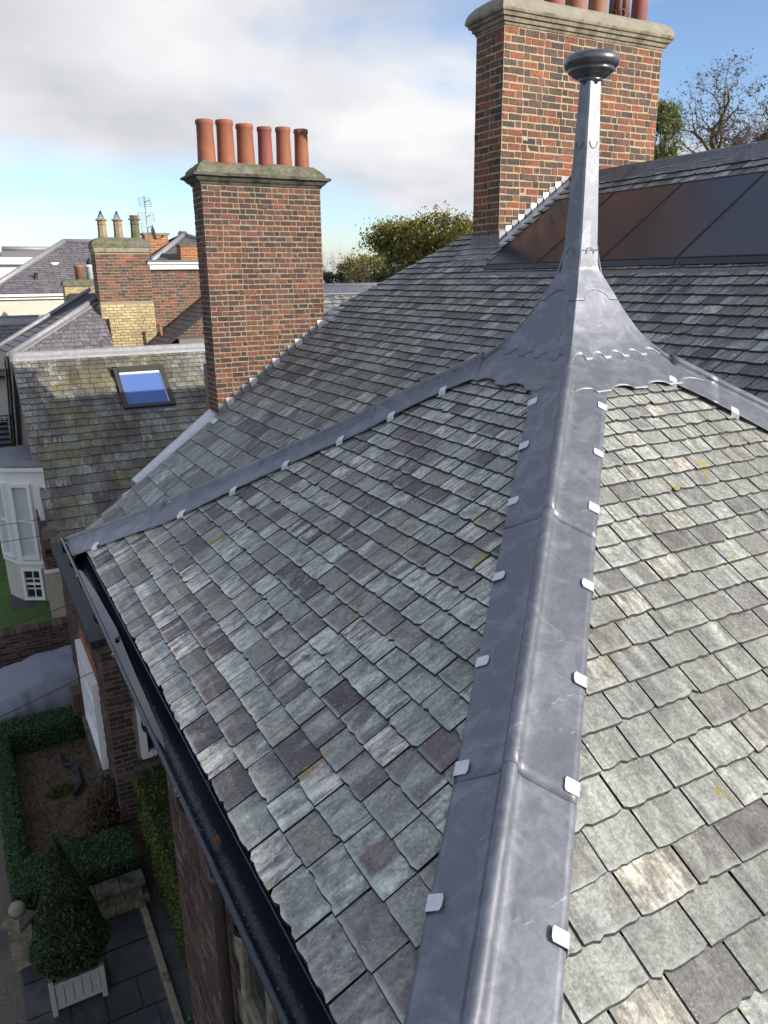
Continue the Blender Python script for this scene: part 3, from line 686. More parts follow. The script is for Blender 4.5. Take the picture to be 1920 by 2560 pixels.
# ================================================================== MAIN HOUSE ROOF
MS = 0.703; MZ0 = 8 - 4.157
def mz(x): return MZ0 + MS*x
RX = 7.65; RZ = mz(RX)
house = thing('slate_roofed_house', (5.5, 5, 0), 'main house roof of dark grey green slates rising behind the lead spire', 'house')
mcs = 1/math.hypot(1, MS)
def hipY(x): return 16.42 - x
VY = 10.90
mb = MB(); poly = [(1.25, -1.55), (RX, RX-2.8), (RX, hipY(RX)), (hipY(0)-11.55, 11.55), (4.95, 11.55), (4.95, VY+.02), (1.25, VY+.02)]
mb.prism([(x, y, mz(x)-.03) for x, y in poly], (0, 0, -.08)); main_slope = mb.build('roof_slope', SL_BASE, house)
def main_slates():
    rg = random.Random(31); res = []; x = 1.22
    ey = Vector((mcs, 0, mcs*MS)); ex = Vector((0, -1, 0)); ez = Vector((-MS*mcs, 0, mcs))
    while x < RX - .08:
        es = .275 - .145*min(1, max(0, (x-2.3)/2.2)); L = es*2.05; ex_h = es*mcs
        L = min(L, (RX-.02-x)/mcs)
        ymax = VY if x < 4.90 else hipY(x)+.03
        y = ymax + rg.uniform(0, .1)
        ey1 = (ey - ez*(.036/(2*es))).normalized(); ez1 = ex.cross(ey1)
        if ez1.z < 0: ez1 = -ez1
        while y > x-3.0:
            wd = es*rg.uniform(1.05, 2.0); gap = rg.uniform(.006, .012); c = y - wd/2
            poly = slate_outline(wd-gap, L*rg.uniform(.96, 1.0), rg, .006)
            o_ = Vector((x, c, mz(x))) + ez*(.018 + rg.uniform(-.0005, .0015)) + ey*rg.uniform(-.003, .004)
            e2 = (ex + ez*rg.uniform(-.004, .004) + ey*rg.uniform(-.008, .008)).normalized(); z2 = e2.cross(ey1)
            if z2.z < 0: z2 = -z2
            if x < 4.90: poly = clip_poly(poly, lambda a, b, c=c: VY + .03 - (c - a))
            else: poly = clip_poly(poly, lambda a, b, c=c: hipY(x + b*mcs) + .02 - (c - a))
            inpanel = 6.05 < x + .05 < 7.12 and 4.2 < c < 8.35
            inchim = x > 6.50 and 8.66 < c < 9.18
            if len(poly) > 2: poly = clip_poly(poly, lambda a, b, c=c: (c - a) - (x + b*mcs - 2.85))
            if len(poly) > 2 and not inpanel and not inchim: res.append((o_, e2, ey1, z2, poly, rg.uniform(.0135, .0165)))
            y -= wd
        x += ex_h
    return res
slate_field(main_slates(), main_slope, SL_MAIN, 290, visible=lambda c: not hidden_by_turret(c))
# far face of the roof beyond the hip and the back slope
mb = MB()
mb.add([(RX, hipY(RX), RZ-.03), (3.9, 12.5, mz(3.9)-.03), (11.5, 12.5, mz(3.9)-.03), (RX, hipY(RX), RZ-.03)], [(0, 2, 1)])
ry_ = RX-2.8; mb.add([(RX, ry_, RZ-.02), (RX+5, ry_-5, RZ-3.5), (RX+5, hipY(RX)+3.5, RZ-3.5), (RX, hipY(RX), RZ-.02), (RX-5, ry_-5, RZ-3.53)], [(0, 1, 2, 3), (0, 4, 1)])
mb.build('roof_slope', SL_FAR, house)
# ridge lead
mb = MB(); rows = []
for i in range(60):
    y = fr(RX-2.8, hipY(RX)+.05, i/59); row = []
    for d, h in ((-.21, .035), (-.14, .036), (-.07, .036), (-.036, .042)): row.append((RX+d, y, RZ+MS*d+h+wob((d, y, 0), 6, .006)))
    for k in range(9):
        a = math.pi*(1.1-1.2*k/8); row.append((RX+.036*math.cos(a), y, RZ+.045+.038*math.sin(a)))
    for d, h in ((.07, .036), (.2, .035)): row.append((RX+d, y, RZ-.7*d+h))
    rows.append(row)
mb.grid(rows); mb.build('ridge_flashing', LEAD, house, 0, .004)
for y in (5.9, 4.4, 7.5):
    mb = MB(); mb.tube([(RX-.21, y, RZ-.1476+.042), (RX-.05, y, RZ+.01+.036), (RX, y, RZ+.088)], .004, 6); mb.build('ridge_lap', LEAD, house)
# verge cheek and lead lined channel by the left chimney
mb = MB(); mb.add([(1.25, VY+.03, mz(1.25)-.02), (3.22, VY+.03, mz(3.22)-.02), (3.22, VY+.03, 3.6), (1.25, VY+.03, 3.6)], [(0, 1, 2, 3)]); mb.build('verge_cheek', LEAD_OLD, house)
mb = MB(); rows = []
for i in range(24):
    x = fr(1.95, 3.20, i/23); w_ = .22 + .10*(i/23)
    rows.append([(x, VY+.035, mz(x)+.015), (x, VY+.06, mz(x)+.05+wob((x, 1, 2), 5, .01)), (x-.01, VY+.06+w_, mz(x)+.05+.02*i/23+wob((x, 4, 2), 5, .008)), (x-.01, VY+.08+w_, mz(x)-.12)])
mb.grid(rows); mb.build('verge_flashing', LEAD_BRIGHT, house, 0, .004)
mb = MB(); mb.prism([(1.86, VY+.03, mz(1.86)-.03), (2.05, VY+.03, mz(2.05)-.03), (2.02, VY+.40, mz(1.95)-.10), (1.80, VY+.40, mz(1.8)-.10)], (0, 0, .02)); mb.build('lead_outlet', CLIP, house)
# eaves wall under the main slope
box('wall', (1.9, 6.43, 0), (9, 10.85, 4.7), MO_W, house)

# ================================================================== CHIMNEYS
def pot(parent, c, rb_, rt_, h, mat, rim=1.12, name='chimney_pot', n=28):
    mb = MB(); r = lambda f: fr(rb_, rt_, f)
    mb.lathe([(0, 0), (r(0)*1.02, 0), (r(.1), h*.1), (r(.5)*.985, h*.5), (r(.88), h*.88), (r(.9)*rim*.97, h*.905), (r(.95)*rim, h*.93), (r(1)*rim, h*.975), (r(1)*rim*.95, h), (r(1)*.84, h), (r(1)*.80, h*.9), (0, h*.6)], c, n)
    return mb.build(name, mat, parent)
def ring_loft(rings):
    mb = MB(); n = len(rings[0]); vs = [p for r in rings for p in r]
    fs = [(i*n+k, i*n+(k+1) % n, (i+1)*n+(k+1) % n, (i+1)*n+k) for i in range(len(rings)-1) for k in range(n)]
    fs += [tuple(range(n-1, -1, -1)), tuple(range((len(rings)-1)*n, len(rings)*n))]
    mb.add(vs, fs); return mb
def cap_ring(x0, x1, y0, y1, z, o_, lump=0.0, seg=14):
    P_ = []
    xa, xb, ya, yb = x0-o_, x1+o_, y0-o_, y1+o_
    for i in range(seg): P_.append((fr(xa, xb, i/seg), ya))
    for i in range(4): P_.append((xb, fr(ya, yb, i/4)))
    for i in range(seg): P_.append((fr(xb, xa, i/seg), yb))
    for i in range(4): P_.append((xa, fr(yb, ya, i/4)))
    return [(x + noise.noise(Vector((x, y, z))*6)*lump, y + noise.noise(Vector((y, x, z))*6)*lump, z + noise.noise(Vector((x, z, y))*7)*lump) for x, y in P_]
# ---- left chimney
LX0, LX1, LY0, LY1, LZ0, LZ1 = 3.21, 4.94, 10.90, 11.34, 5.4, 9.23
chL = thing('chimney_stack', (LX0, LY0, 6.1), 'weathered dark red brick chimney with six orange pots and mossy cap', 'chimney')
box('mortar_core', (LX0, LY0, 5.0), (LX1, LY1, LZ1+.01), MO_L, chL)
lay_bricks(chL, box_faces(LX0, LX1, LY0, LY1, LZ1-.0715*54, LZ1-.008, 'flrb'), .0715, .0545, .166, .084, BR_L, 295, above=lambda c: mz(c.x) if c.y < LY0+.05 else 5.6, rg=random.Random(41))
rings = [cap_ring(LX0, LX1, LY0, LY1, LZ1, .012), cap_ring(LX0, LX1, LY0, LY1, LZ1+.03, .03), cap_ring(LX0, LX1, LY0, LY1, LZ1+.045, .055, .004), cap_ring(LX0, LX1, LY0, LY1, LZ1+.085, .085, .005), cap_ring(LX0, LX1, LY0, LY1, LZ1+.10, .125, .006), cap_ring(LX0, LX1, LY0, LY1, LZ1+.125, .125, .006), cap_ring(LX0, LX1, LY0, LY1, LZ1+.14, .10, .006)]
ring_loft(rings).build('stone_cornice', STONE_D, chL)
rings = [cap_ring(LX0, LX1, LY0, LY1, LZ1+.13, .07, .02), cap_ring(LX0, LX1, LY0, LY1, LZ1+.18, .05, .03), cap_ring(LX0, LX1, LY0, LY1, LZ1+.245, .0, .035), cap_ring(LX0, LX1, LY0, LY1, LZ1+.285, -.07, .03), cap_ring(LX0, LX1, LY0, LY1, LZ1+.30, -.16, .02)]
ring_loft(rings).build('flaunching', STONE_L, chL)
for i, (px, py, hh, wd) in enumerate(((518.6, 418, .545, .125), (567.8, 421, .56, .125), (617.2, 427, .53, .127), (665.8, 429, .515, .108), (711.7, 431, .53, .113), (755.9, 434, .525, .107))):
    P_ = survey(px, py, 1, 11.10); pot(chL, (P_.x, 11.10, LZ1+.25), wd, wd*.86, hh+.02, TC2 if i == 3 else TC1)
# stepped lead flashing
nst = 14
for i in range(nst):
    x0 = LX0 + (LX1-LX0)*i/nst; x1 = LX0 + (LX1-LX0)*(i+1)/nst + .012; zt = mz(x1) + .085
    mb = MB(); mb.prism([(x0, LY0-.014, mz(x0)+.005), (x1, LY0-.014, mz(x1)+.005), (x1, LY0-.014, zt), (x0, LY0-.014, zt-.006)], (0, .007, 0)); mb.build('step_flashing', CLIP if i % 3 == 1 else LEAD_OLD, chL)
mb = MB(); mb.prism([(LX0-.05, LY0-.015, mz(LX0-.05)+.018), (LX1, LY0-.015, mz(LX1)+.018), (LX1, LY0-.13, mz(LX1)+.018), (LX0-.05, LY0-.13, mz(LX0-.05)+.018)], (0, 0, .006)); mb.build('soaker_strip', LEAD_OLD, chL)
mb = MB(); mb.prism([(LX0-.25, LY0-.16, mz(LX0-.25)+.022), (LX0-.01, LY0-.16, mz(LX0-.01)+.022), (LX0-.01, LY1, mz(LX0-.01)+.022), (LX0-.25, LY1, mz(LX0-.25)+.022)], (0, 0, .006)); mb.build('lead_apron', CLIP, chL)
mb = MB(); mb.prism([(LX1+.01, LY0-.05, mz(LX1)+.03), (LX1+.34, LY0-.02, mz(LX1+.34)+.025), (LX1+.30, LY0+.30, mz(LX1+.30)+.025), (LX1+.01, LY0+.30, mz(LX1)+.03)], (0, 0, .008)); mb.build('back_gutter', CLIP, chL)
# ---- right chimney
QX0, QX1, QY0, QY1, QZ1 = 6.43, 9.11, 8.61, 9.195, 10.92
chR = thing('chimney_stack', (QX0, QY0, 8.4), 'sunlit red and dark brick chimney with pale mortar behind the spire', 'chimney')
box('mortar_core', (QX0, QY0, 7.0), (QX1, QY1, QZ1+.01), MO_R, chR)
lay_bricks(chR, box_faces(QX0, QX1, QY0, QY1, QZ1-.0865*41, QZ1-.008, 'flrb'), .0865, .0695, .214, .103, BR_R, 295, above=lambda c: min(mz(c.x), RZ-.7*(c.x-RX)+.0) if c.x < 11 else 0, rg=random.Random(43), proud=.004)
rings = [cap_ring(QX0, QX1, QY0, QY1, QZ1+z, o_, .004) for z, o_ in ((0, .012), (.03, .02), (.035, .04), (.075, .05), (.085, .075), (.12, .085), (.13, .105), (.155, .112), (.17, .108))]
ring_loft(rings).build('stone_cornice', STONE, chR)
rings = [cap_ring(QX0, QX1, QY0, QY1, QZ1+z, o_, .008) for z, o_ in ((.165, .106), (.21, .098), (.265, .07), (.315, .02), (.335, -.06), (.34, -.15))]
ring_loft(rings).build('flaunching', CEMENT, chR)
for i, (px, wd, mt) in enumerate(((1264, .135, TC3), (1324.5, .138, TC1), (1383.5, .128, TC1), (1438.5, .150, TC3), (1492, .130, TC3), (1546, .13, TC4), (1595.5, .115, TC2))):
    P_ = survey(px, 12 + 8.5*i, 1, 8.90)
    if i == 5:
        p_ = MB()
        for k in range(7):
            a = 2*math.pi*k/7 + .3; p_.tube([(P_.x+.10*math.cos(a), 8.90+.10*math.sin(a), QZ1+.30), (P_.x+.09*math.cos(a), 8.90+.09*math.sin(a), QZ1+.95)], .045, 10)
        p_.lathe([(0, 0), (.10, 0), (.095, .65), (.13, .68), (.135, .72), (.08, .74), (0, .74)], (P_.x, 8.90, QZ1+.30), 24)
        pp = p_.build('chimney_pot', TC4, chR)
        for k in range(7):
            a = 2*math.pi*k/7 + .3 + math.pi/7; mb = MB(); c_ = Vector((P_.x+.13*math.cos(a), 8.90+.13*math.sin(a), QZ1+.42)); t_ = Vector((-math.sin(a), math.cos(a), 0))
            mb.tube([c_ + t_*(.032*math.cos(b)) + Vector((0, 0, .05*math.sin(b))) for b in [2*math.pi*j/14 for j in range(15)]], .010, 6); mb.build('vent_hole', TC4, pp)
    else: pot(chR, (P_.x, 8.90, QZ1+.29), wd, wd*.86, .72, mt)
nst = 11
for i in range(nst):
    a, b = QX0, RX - .12; x0 = fr(a, b, i/nst); x1 = fr(a, b, (i+1)/nst) + .02; zt = mz(x1) + .12
    mb = MB(); mb.prism([(x0, QY0-.013, mz(x0)+.005), (x1, QY0-.013, mz(x1)+.005), (x1, QY0-.013, zt), (x0, QY0-.013, zt-.01)], (0, .007, 0)); mb.build('step_flashing', CLIP if i % 2 else LEAD_OLD, chR)
mb = MB(); rows = [[(fr(QX0-.02, RX-.1, i/20), QY0-.016-.11*j/4, mz(fr(QX0-.02, RX-.1, i/20)) + .026 + .05*(1-j/4)**3 + wob((i*.1, j, 3), 3, .012)) for j in range(5)] for i in range(21)]
mb.grid(rows); mb.build('cover_flashing', LEAD_BRIGHT, chR, 0, .003)
mb = MB(); mb.prism([(QX0-.012, QY0-.03, mz(QX0)-.02), (QX0-.012, QY1+.03, mz(QX0)-.02), (QX0-.012, QY1+.03, mz(QX0)+.16), (QX0-.012, QY0-.03, mz(QX0)+.16)], (.006, 0, 0)); mb.build('lead_upstand', LEAD, chR)
mb = MB(); mb.prism([(QX0-.30, QY0-.14, mz(QX0-.30)+.026), (QX0-.0, QY0-.14, mz(QX0)+.026), (QX0-.0, QY1+.2, mz(QX0)+.026), (QX0-.30, QY1+.12, mz(QX0-.30)+.026)], (0, 0, .006)); mb.build('lead_apron', LEAD, chR)

# ================================================================== SOLAR PANELS
en = Vector((-MS*mcs, 0, mcs)); eu = Vector((mcs, 0, MS*mcs))
px0, px1 = 6.03, 7.17
names = ['leftmost black solar panel, partly in front of the right chimney foot', 'black solar panel crossed by the lead spire, second from the chimney', 'black solar panel just right of the lead spire', 'rightmost black solar panel at the picture edge']
for i, (ya, yb) in enumerate(((8.27, 7.28), (7.27, 6.285), (6.275, 5.29), (5.28, 4.29))):
    o_ = Vector((px0, (ya+yb)/2, mz(px0))) + en*.035
    t_ = thing('solar_panel', o_, names[i], 'solar panel', 'solar panels on the main roof')
    Ls = (px1-px0)/mcs; wy = ya-yb
    def fp(u, v, h): return o_ + eu*(u*Ls) + Vector((0, (0.5-v)*wy, 0)) + en*h
    mb = MB(); mb.prism([fp(.012, .012, .030), fp(.012, .988, .030), fp(.988, .988, .030), fp(.988, .012, .030)], en*.006)
    M = Matrix.Translation(o_) @ Matrix(((0, mcs, en.x, 0), (1, 0, 0, 0), (0, MS*mcs, en.z, 0), (0, 0, 0, 1)))
    mb.v = [tuple(M.inverted() @ Vector(v)) for v in mb.v]; g = mb.build('glass', SOLAR, t_); g.matrix_basis = M
    for a, b, c, d in ((0, 0, .012, 1), (.988, 0, 1, 1), (.012, 0, .988, .012), (.012, .988, .988, 1)):
        mb = MB(); mb.prism([fp(a, b, .0), fp(a, d, .0), fp(c, d, .0), fp(c, b, .0)], en*.040); mb.build('frame', BLACK, t_)
    mb = MB(); mb.prism([fp(-.045, 0, .004), fp(-.045, 1, .004), fp(-.002, 1, .030), fp(-.002, 0, .030)], en*.004); mb.build('sill_trim', IRON, t_)
mb = MB(); rows = []
for i in range(40):
    y = fr(8.55, 4.0, i/39); rows.append([(px0-d, y, mz(px0-d) + h + .004*math.sin(i*2.1)*(d > .1)) for d, h in ((-.02, .030), (.05, .028), (.10, .030), (.17, .030))])
mb.grid(rows); mb.build('panel_apron', LEAD_BLACK, house, 0, .003)

# ================================================================== BACK ROOF beyond the hip
backr = thing('slate_outbuilding', (9, 14, 0), 'far slate roof with lead ridge glimpsed right of the left chimney', 'roof')
mb = MB(); mb.prism([(4.5, 12.0, 6.25), (13, 12.0, 6.25), (13, 14.4, 7.78), (4.5, 14.4, 7.78)], (0, 0, -.1)); bs = mb.build('roof_slope', SL_BASE, backr)
def flat_slates(org, ex, ey, ez, wid, length, e0, e1, rg, wf=(1.2, 2.0), th=.010, rag=.008, clipf=None):
    """courses up a flat rectangular slope: org lower-left, ex along, ey up"""
    res = []; y = 0.0
    while y < length - .03:
        e = fr(e0, e1, y/length); L = min(e*2.0, length-y); x = -rg.uniform(0, .2)
        ey1 = (ey - ez*(3.0*th/(2*e))).normalized(); ez1 = ex.cross(ey1)
        if ez1.dot(ez) < 0: ez1 = -ez1
        while x < wid:
            wd = e*rg.uniform(*wf); c = x + wd/2
            poly = slate_outline(wd-rg.uniform(.008, .014), L, rg, rag)
            poly = clip_poly(poly, lambda a, b, c=c: c + a)
            if len(poly) > 2: poly = clip_poly(poly, lambda a, b, c=c: wid - (c + a))
            if clipf and len(poly) > 2: poly = clip_poly(poly, lambda a, b, c=c, y=y: clipf(c+a, y+b))
            if len(poly) > 2:
                res.append((org + ex*c + ey*(y + rg.uniform(-.008, .008)) + ez*(th*2.0 + rg.uniform(0, .001)), ex, ey1, ez1, poly, th*rg.uniform(1.1, 1.38)))
            x += wd
        y += e
    return res
def slope_axes(m): c = 1/math.hypot(1, m); return Vector((0, c, c*m)), Vector((0, -m*c, c)), c
ey_, ez_, c_ = slope_axes(1.53/2.4)
slate_field(flat_slates(Vector((4.5, 12.0, 6.25)), Vector((1, 0, 0)), ey_, ez_, 8, 2.4/c_, .15, .12, random.Random(6)), bs, SL_MAIN, 60, visible=lambda c: not hidden_by_turret(c))
mb = MB(); mb.prism([(4.5, 14.18, 7.70), (13, 14.18, 7.70), (13, 14.4, 7.84), (13, 14.5, 7.84), (4.5, 14.5, 7.84), (4.5, 14.4, 7.84)], (0, 0, .02)); mb.tube([(4.5, 14.43, 7.87), (13, 14.43, 7.87)], .04, 8); mb.build('ridge_flashing', LEAD, backr)
box('wall', (4.6, 12.3, 0), (12.9, 16.5, 6.3), MO_W, backr)

# ================================================================== BRICK BAY BLOCK under the gutter
BX, BY0, BY1, BZ = 1.10, 10.25, 14.8, 3.30
bay = thing('brick_bay', (BX, BY0, 0), 'brown brick side bay below the gutter with white sash window and dark coping', 'building')
box('wall', (BX, BY0, 0), (4.5, BY1, BZ), MO_W, bay)
winz = lambda c: not (10.95 < c.y < 12.75 and .80 < c.z < 2.32 and c.x < BX+.05) and not (1.46 < c.x < 2.5 and 1.30 < c.z < 2.75 and c.y < BY0+.05)
lay_bricks(bay, box_faces(BX, 3.2, BY0, BY1, 0.02, BZ, 'fl'), .078, .062, .225, .112, BR_W, 270, rg=random.Random(47), below=winz)
mb = MB(); mb.box((BX-.11, BY0-.06, BZ+.0), (4.6, BY1+.1, BZ+.05)); mb.box((BX-.10, BY0-.06, BZ-.08), (BX+.02, BY1+.06, BZ-.003)); mb.build('coping', plain('slate_coping', (0.022, 0.024, 0.03), 0.6, 0, .2, 9, .4), bay)
box('lead_roof', (BX+.3, BY0+.1, BZ+.052), (4.5, BY1, BZ+.09), LEAD, bay)
def sash(parent, o_, u, n_, wd, ht, rows_, cols_, glass=GLASS, fw=.075, name='window', rev=.03):
    """sash window: o_ lower corner, u along, n_ outward"""
    o_ = Vector(o_); u = Vector(u); n_ = Vector(n_); Z = Vector((0, 0, 1))
    def bx(a, b, z0, z1, d0, d1, nm, mt, par):
        m = MB(); m.prism([o_+u*a+Z*z0+n_*d0, o_+u*b+Z*z0+n_*d0, o_+u*b+Z*z1+n_*d0, o_+u*a+Z*z1+n_*d0], n_*(d1-d0)); return m.build(nm, mt, par)
    w_ = bx(0, wd, 0, ht, .004, .012, name, glass, parent)
    bx(-.02, fw, -.02, ht+.02, .0, .06+rev, 'frame', WHITE, w_); bx(wd-fw, wd+.02, -.02, ht+.02, .0, .06+rev, 'frame', WHITE, w_)
    bx(fw, wd-fw, ht-fw, ht+.02, .0, .058+rev, 'frame', WHITE, w_); bx(fw, wd-fw, -.02, fw*.9, .0, .058+rev, 'frame', WHITE, w_)
    bx(fw, wd-fw, ht*.5-.025, ht*.5+.025, .012, .045, 'meeting_rail', WHITE, w_)
    for k in range(1, cols_): bx(wd*k/cols_-.012, wd*k/cols_+.012, fw*.9, ht-fw, .012, .034, 'glazing_bar', WHITE, w_)
    for k in range(1, rows_):
        if k*2 != rows_: bx(fw, wd-fw, ht*k/rows_-.012, ht*k/rows_+.012, .012, .034, 'glazing_bar', WHITE, w_)
    return w_
sash(bay, (BX, 12.70, .86), (0, -1, 0), (-1, 0, 0), 1.70, 1.42, 4, 3, BLIND)
mb = MB(); mb.box((BX-.14, 10.85, .66), (BX+.02, 12.85, .80)); mb.build('sill', STONE_D, bay)
mb = MB()
for k in range(16):
    y = 12.78 - k*.122; mb.prism([(BX-.008, y, 2.33), (BX-.008, y-.11, 2.33), (BX-.008, y-.105-.004*(k-8), 2.60), (BX-.008, y-.005-.004*(k-8), 2.60)], (.012, 0, 0))
mb.build('brick_arch', BR_O, bay)
sash(bay, (1.50, BY0, 1.38), (1, 0, 0), (0, -1, 0), .95, 1.30, 2, 2, GLASS)
box('sill', (1.36, BY0-.10, 1.20), (2.6, BY0+.02, 1.29), STONE_D, bay)
box('buttress', (BX-.20, 13.55, 0), (BX+.02, 13.95, .85), BR_W, bay, .01)

# ================================================================== WING WITH ROOFLIGHT
GX, WY0, WYR = 1.18, 17.3, 21.43; WM = .873; WZR = 6.25
def wz(y): return WZR - WM*(WYR-y)
wing = thing('slate_wing', (GX, WY0, 0), 'mossy slate roofed wing with rooflight and white bay at the left', 'house')
ey_, ez_, wc = slope_axes(WM)
mb = MB(); mb.prism([(GX, WY0-.05, wz(WY0-.05)), (9, WY0-.05, wz(WY0-.05)), (9, WYR, WZR), (GX, WYR, WZR)], (0, 0, -.06)); ws = mb.build('roof_slope', SL_BASE, wing)
wsl = flat_slates(Vector((GX, WY0-.10, wz(WY0-.10))), Vector((1, 0, 0)), ey_, ez_, 7.0, (WYR-WY0-.05)/wc, .32, .135, random.Random(8), (1.1, 1.75), .013, .008)
wsl = [s for s in wsl if not (3.40 < s[0].x < 4.72 and 19.80 < s[0].y < 20.88)]
slate_field(wsl, ws, SL_WING, 290, visible=lambda c: c.x < 6.2 and not hidden_by_turret(c) and not (c.y > 10 and project(c)[0] > 545))
mb = MB(); mb.prism([(GX, WYR+4.1, wz(WYR-4.1)), (GX, WYR, WZR-.01), (9, WYR, WZR-.01), (9, WYR+4.1, wz(WYR-4.1))], (0, 0, -.05)); mb.build('roof_slope', SL_FAR, wing)
mb = MB(); rows = []
for i in range(50):
    x = fr(GX-.06, 9, i/49); rows.append([(x, WYR-.19, wz(WYR-.19)+.045+wob((x, 0, 0), 4, .012)), (x, WYR-.10, wz(WYR-.10)+.05), (x, WYR-.05, WZR+.02), (x, WYR-.045, WZR+.075), (x, WYR, WZR+.10), (x, WYR+.05, WZR+.07), (x, WYR+.2, WZR-.12)])
mb.grid(rows); mb.build('ridge_flashing', LEAD_OLD, wing, 0, .005)
# rooflight
def wp(x, s, h): return Vector((x, 0, 0)) + Vector((0, 19.90, wz(19.90))) + ey_*s + ez_*h
rl = MB(); rl.prism([wp(3.50, 0, 0), wp(4.70, 0, 0), wp(4.70, 1.30, 0), wp(3.50, 1.30, 0)], ez_*.03); rlo = rl.build('rooflight', FRAMEG, wing)
for a, b, c, d, h in ((3.46, 0, 3.58, 1.34, .10), (4.62, 0, 4.74, 1.34, .10), (3.58, 1.20, 4.62, 1.36, .115), (3.58, 0, 4.62, .10, .095)):
    m = MB(); m.prism([wp(a, b, .0), wp(c, b, .0), wp(c, d, .0), wp(a, d, .0)], ez_*h); m.build('frame', FRAMEG, rlo)
for a, b, c, d in ((3.58, .10, 3.59, 1.20), (4.595, .10, 4.62, 1.20), (3.59, 1.14, 4.595, 1.20)):
    m = MB(); m.prism([wp(a, b, .03), wp(c, b, .03), wp(c, d, .03), wp(a, d, .03)], ez_*.035); m.build('inner_frame', WHITE, rlo)
m = MB(); m.prism([wp(3.59, .10, .034), wp(4.595, .10, .034), wp(4.595, 1.14, .034), wp(3.59, 1.14, .034)], ez_*.01); m.build('pane', SKYL, rlo)
m = MB(); m.prism([wp(3.45, -.16, .018), wp(4.75, -.16, .018), wp(4.75, 0, .03), wp(3.45, 0, .03)], ez_*.008); m.build('apron', LEAD_BLACK, rlo)
# walls of the wing
mb = MB(); gy = WYR+4.1
mb.prism([(GX+.10, WY0+.05, 0), (GX+.10, gy, 0), (GX+.10, gy, wz(WYR-4.1)-.06), (GX+.10, WYR, WZR-.08), (GX+.10, WY0+.05, wz(WY0)-.06)], (7.5, 0, 0)); mb.build('wall', MO_W, wing)
WX = 1.02
pier = box('wall', (WX, WY0+.03, .85), (GX+.14, WY0+.8, 2.9), MO_W, wing)
lay_bricks(pier, [((WX, WY0+.03, 1.97), (1, 0, 0), (0, -1, 0), 1.6, 1.97, 2.72), ((WX, WY0+.8, 1.97), (0, -1, 0), (-1, 0, 0), .77, 1.97, 3.2)], .072, .058, .22, .11, BR_L, 60, deep=.03, rg=random.Random(3))
box('stucco_base', (WX-.04, WY0-.02, .85), (4.5, WY0+.06, 1.94), STUCCO, wing)
box('stucco_band', (WX-.06, WY0-.05, 1.935), (4.5, WY0+.02, 2.0), WHITE, wing)
box('gutter', (WX, WY0-.20, wz(WY0-.1)-.14), (4.4, WY0-.11, wz(WY0-.1)-.05), IRON, wing)
# bargeboards (black) of the gable
for off in (0.0, .07):
    mb = MB(); x = GX-.10-off
    mb.prism([(x, WYR+.02, WZR-.02), (x, WYR+4.3, wz(WYR-4.3)), (x, WYR+4.3, wz(WYR-4.3)-.30), (x, WYR+.02, WZR-.32)], (.04, 0, 0)); mb.build('bargeboard', BLACK, wing)
mb = MB(); mb.prism([(GX-.01, WYR, WZR-.03), (GX-.01, WY0-.1, wz(WY0-.1)-.03), (GX-.01, WY0-.1, wz(WY0-.1)-.10), (GX-.01, WYR, WZR-.10)], (.03, 0, 0)); mb.build('verge_board', plain('stone_verge', (0.36, 0.33, 0.27), .9, 0, .3, 12, .4), wing)
# white canted bay on the gable
bz0, bz1 = .85, 4.0
plan = [(1.30, 18.30), (1.06, 18.42), (.56, 18.72), (.30, 19.3), (.30, 20.2), (.56, 20.8), (1.30, 21.0)]
mb = MB(); mb.prism([(x, y, bz0) for x, y in plan], (0, 0, bz1-bz0)); wb = mb.build('bay_window', WHITE, wing)
def ring_band(pl, off, z0, z1, nm, mt):
    cx = 1.3; cy = 19.6; m = MB(); P_ = []
    for x, y in pl:
        v = Vector((x-cx, y-cy)); v.normalize(); P_.append((x + v.x*off, y + v.y*off, z0))
    m.prism(P_, (0, 0, z1-z0)); return m.build(nm, mt, wb)
ring_band(plan, .10, 3.98, 4.06, 'cornice', WHITE); ring_band(plan, .05, 1.78, 1.86, 'sill_band', WHITE); ring_band(plan, .06, 4.062, 4.10, 'lead_roof', LEAD); ring_band(plan, .02, .86, 1.74, 'stucco_dado', CREAM)
uu = Vector((.50, -.30, 0)).normalized(); nn = Vector((-.30, -.50, 0)).normalized()
o_ = Vector((.56, 18.72, 0)) + uu*.07
sash(wb, o_ + Vector((0, 0, 1.93)), uu, nn, .44, 1.74, 2, 1, BLIND, .05)
sash(wb, o_ + Vector((0, 0, .93)) + nn*.02, uu, nn, .44, .74, 3, 2, GLASS, .04)
o2 = Vector((.30, 19.3, 0)); u2 = Vector((.26, -.58, 0)).normalized(); n2_ = Vector((-.58, -.26, 0)).normalized()
sash(wb, o2 + u2*.08 + Vector((0, 0, 1.93)), u2, n2_, .46, 1.74, 2, 1, BLIND, .05)

